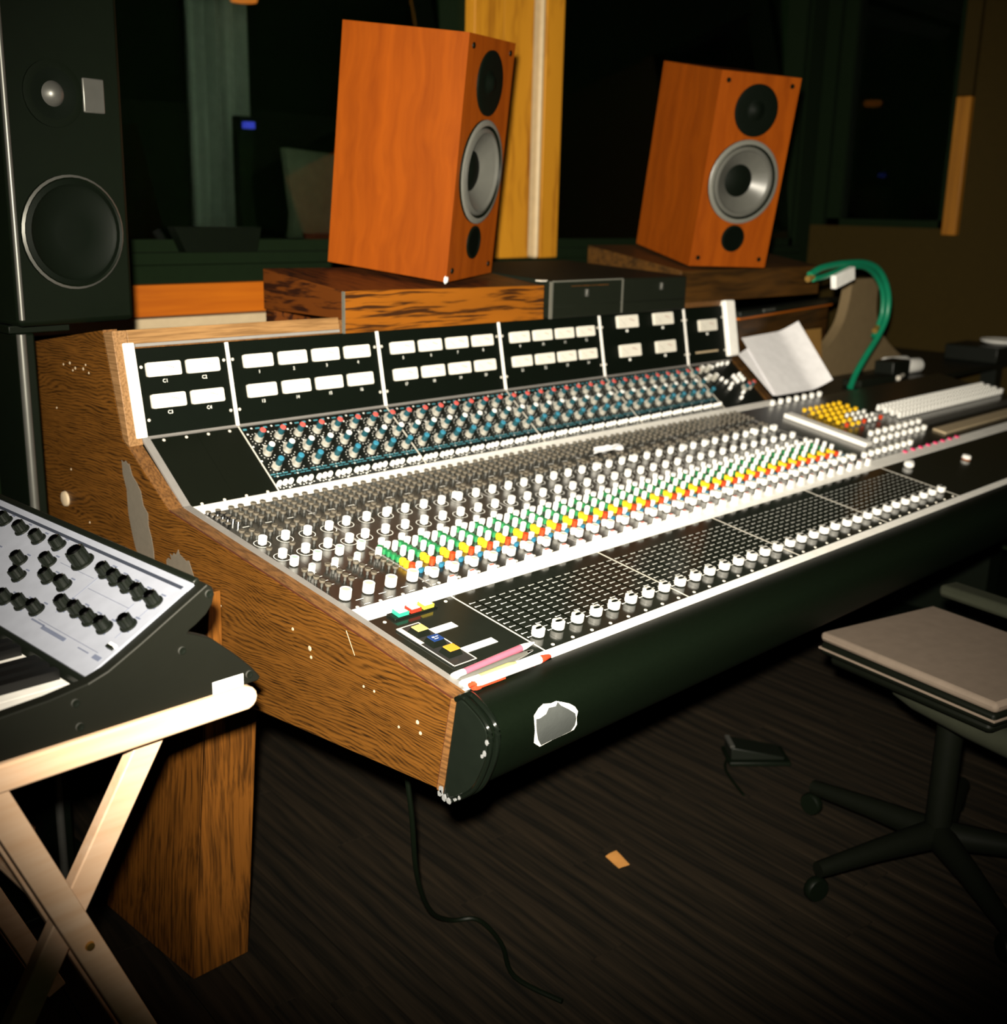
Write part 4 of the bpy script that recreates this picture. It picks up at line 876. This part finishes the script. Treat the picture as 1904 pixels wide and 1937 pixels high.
ks = thing('keyboard_stand', 'folding X-frame stand of pale pine slats under the synthesizer', 'stand', Tr(-.65, .3, 0))
def slat(a, b, w, y0, y1):
    A, B = Vector(a), Vector(b); d = (B - A).normalized(); n = Vector((-d.y, d.x)) * w / 2
    return G().prism([tuple(A + n), tuple(A - n), tuple(B - n), tuple(B + n)], y0, y1, 'pine_stand', axes='xzy')
for yy in (YS, YS + .52):
    rr = .014
    rail_poly = [(-.87, .6700), (-.4385, .6720)] + [(-.4395 + .0150 * math.cos(a), .6870 + .0150 * math.sin(a)) for a in np.linspace(-1.4, 1.4, 7)] + [(-.4420, .7030), (-.87, .7030)]
    obj('top_slat', G().prism(rail_poly, yy - .006, yy + .020, 'pine_stand', axes='xzy'), ks, bevel=.003)
    obj('leg', slat((-.5480, .671), (-.9500, .010), .033, yy + .024, yy + .042), ks, bevel=.002)
    obj('leg', slat((-.7530, .671), (-.4830, .008), .033, yy - .002, yy + .019), ks, bevel=.002)
    obj('leg', slat((-.7530, .671), (-.4830, .008), .033, yy + .047, yy + .066), ks, bevel=.002)
    obj('pivot_bolt', G().lathe([(.006, 0, 'gold'), (.005, .003, 'gold'), (0, .004, 'gold')], 10), ks, Tr(-.6605, yy - .002, .4450) @ Matrix.Rotation(math.pi / 2, 4, 'X'))
obj('pivot_rod', G().tube([(-.672, YS + .0, .464), (-.672, YS + .58, .464)], .006, 'pine_stand', 8), ks)
obj('wing_nut', G().box((-.702, YS + .02, .585), (-.692, YS + .03, .605), 'chrome'), ks)

# ------------------------------------------------------------------ floor things, right
M['arm_grey'] = mat('dull_grey_pad', (0.022, 0.024, 0.016), 0.7, 0, 0.1)
ch = thing('office_chair', 'grey-seated office chair tucked under the right of the console', 'chair', Tr(.92, -.24, 0))
TC = Tr(.945, -.235, 0) @ Rz(math.radians(-14))
obj('seat', G().box((-.17, -.20, .460), (.17, .20, .480), 'seat'), ch, TC, bevel=.008)
obj('seat_edge', G().box((-.168, -.198, .434), (.168, .198, .459), 'chairplastic'), ch, TC, bevel=.006)
obj('piping', G().box((-.1705, -.2005, .444), (.1705, .2005, .4485), 'seat'), ch, TC, bevel=.001)
obj('seat_pan', G().box((-.155, -.185, .412), (.155, .185, .433), 'chairplastic'), ch, TC, bevel=.010)
obj('tilt_box', G().box((-.07, -.10, .365), (.06, .10, .411), 'chairplastic'), ch, TC, bevel=.008)
lv = obj('lever', G().tube([(.930, -.090, .380), (.905, -.130, .381), (.900, -.150, .385)], [.006, .008, .010], 'greymetal', 10), ch)
obj('lever_knob', G().lathe([(.003, -.009, 'chrome'), (.007, -.005, 'chrome'), (.008, 0, 'chrome'), (.007, .005, 'chrome'), (.003, .009, 'chrome')], 12), lv, Tr(.9374, -.0792, .380))
obj('support_arm', G().tube([(.902, -.140, .378), (.880, -.190, .380), (.840, -.310, .380), (.80, -.42, .383)], [.014, .022, .026, .026], 'arm_grey', 12), ch)
obj('gas_column', G().tube([(0, 0, .075), (0, 0, .37)], .026, 'chairplastic', 14), ch, TC)
for k in range(5):
    a = math.radians(99 + 72 * k)
    lg = obj('base_leg', G().tube([(0, 0, .085), (.15 * math.cos(a), .15 * math.sin(a), .078), (.29 * math.cos(a), .29 * math.sin(a), .066)], [.030, .022, .016], 'chairplastic', 10), ch, TC)
    obj('caster', G().lathe([(.022, -.010, 'rubber'), (.025, -.006, 'rubber'), (.025, .006, 'rubber'), (.022, .010, 'rubber')], 14, TC @ Tr(.29 * math.cos(a), .29 * math.sin(a), .0255) @ Rz(a) @ Matrix.Rotation(math.pi / 2, 4, 'X')), lg)
for sx in (-1, 1):
    if sx > 0: obj('armrest', G().box((sx * .195 - .028, -.20, .502), (sx * .195 + .028, .19, .530), 'arm_grey'), ch, TC, bevel=.010)
    if sx > 0: obj('arm_post', G().tube([(sx * .13, -.05, .42), (sx * .195, -.05, .44), (sx * .195, -.05, .51)], .014, 'chairplastic', 8), ch, TC)
obj('backrest', G().box((-.20, -.30, .56), (.20, -.25, 1.0), 'seat'), ch, TC, bevel=.02)
obj('back_bar', G().tube([(0, -.12, .40), (0, -.29, .42), (0, -.316, .70)], .016, 'chairplastic', 8), ch, TC)

fp = thing('foot_pedal', 'small black foot pedal on the planks under the console', 'pedal', Tr(1.12, .27, 0))
TF = Tr(1.115, .285, 0) @ Rz(-.75)
obj('base', G().box((-.075, -.045, 0), (.075, .045, .012), 'rubber'), fp, TF, bevel=.003)
obj('treadle', G().prism([(-.07, .013), (.06, .013), (.06, .020), (-.07, .045)], -.035, .035, 'blackplastic', axes='xzy'), fp, TF, bevel=.002)
obj('treadle_edge', G().box((-.072, -.03, .042), (-.062, .03, .048), 'greymetal'), fp, TF)
obj('cord', G().tube(smooth_poly([(.93, .20, .004), (.98, .27, .004), (1.02, .31, .004), (1.065, .33, .006)], n=4), .0035, 'rubber', 8), fp)
sheet('wood_scrap', 'torn tan scrap of card lying alone on the floor planks', 'scrap', ((.487, .208, .0025), (.515, .203, .0025), (.5345, .2528, .004), (.503, .255, .003)), 'scrap', 3, 3, noise=.0015, th=.0015)
obj('hanging_cable', G().tube(smooth_poly([(-.045, .25, .503), (-.043, .25, .40), (-.03, .25, .30), (.0, .27, .17), (.06, .30, .06), (.12, .31, .008), (.16, .28, .005), (.14, .20, .005), (.09, .12, .005), (.10, .02, .005)], n=6), .0045, 'rubber', 8), None, None, 'thin black cable hanging from under the console onto the floor', 'cable')

# ------------------------------------------------------------------ beyond the window
BY = 2.75
def beyond(x, z, yy):                 # where a point seen on the window plane stands at depth yy
    k = (yy - CAM.y) / (2.3 - CAM.y); return CAM.x + (x - CAM.x) * k, CAM.z + (z - CAM.z) * k
x0, zb = beyond(.868, 1.17, BY); x1, _ = beyond(1.085, 1.17, BY)
cv = []
for i in range(49):
    t = i / 48; cv.append((x0 + (x1 - x0) * t, BY + .025 * math.sin(t * 26) + .01 * math.sin(t * 61)))
poly = cv + [(a, b + .006) for a, b in reversed(cv)]
obj('curtain', G().prism(poly, zb, 2.5, 'curtain', axes='xyz', smooth=True), None, None, 'pale grey-green curtain hanging in the dark room behind the window', 'curtain')
gx0, gz1 = beyond(1.225, 1.455, 2.4); gx1, gz0 = beyond(1.62, 1.16, 2.4)
gb = thing('acoustic_screen', 'grey-green acoustic screen behind the glass, left of the cherry speaker', 'screen', Tr((gx0 + gx1) / 2, 2.4, 0))
obj('panel', G().prism([(gx0 + .02, gz0), (gx1, gz0), (gx1, gz1 - .02), (gx0, gz1), (gx0 + .03, gz1 - .22)], 2.4, 2.44, 'gobo', axes='xzy'), gb, bevel=.004)
obj('leg', G().box((gx0 + .06, 2.32, 0), (gx0 + .12, 2.52, gz0 + .02), 'booth'), gb); obj('leg', G().box((gx1 - .12, 2.32, 0), (gx1 - .06, 2.52, gz0 + .02), 'booth'), gb)
lx, lz = beyond(1.074, 1.905, 2.6)
obj('hanging_lamp', G().lathe([(.045, 0, 'led_amber'), (.055, .03, 'led_amber'), (.03, .07, 'booth'), (.006, .075, 'booth'), (.006, ZT - lz, 'booth')], 16), None, Tr(lx, 2.60, lz - .02), 'small amber lamp hanging in the room behind the window', 'lamp')
bx, bz_ = beyond(1.088, 1.518, 2.5)
obj('indicator_light', G().box((bx - .017, 2.50, bz_ - .011), (bx + .017, 2.53, bz_ + .011), 'led_blue').box((bx - .03, 2.531, 0), (bx + .03, 2.57, bz_ + .03), 'booth'), None, None, 'tiny blue indicator light on a dark post behind the window', 'light', bevel=.002)
obj('box', G().prism([(.40, 1.153), (.61, 1.153), (.625, 1.214), (.37, 1.214)], WY - .036, WY - .001, 'rubber', axes='xzy'), None, None, 'dim brown box on the window sill behind the tall black monitor', 'box')
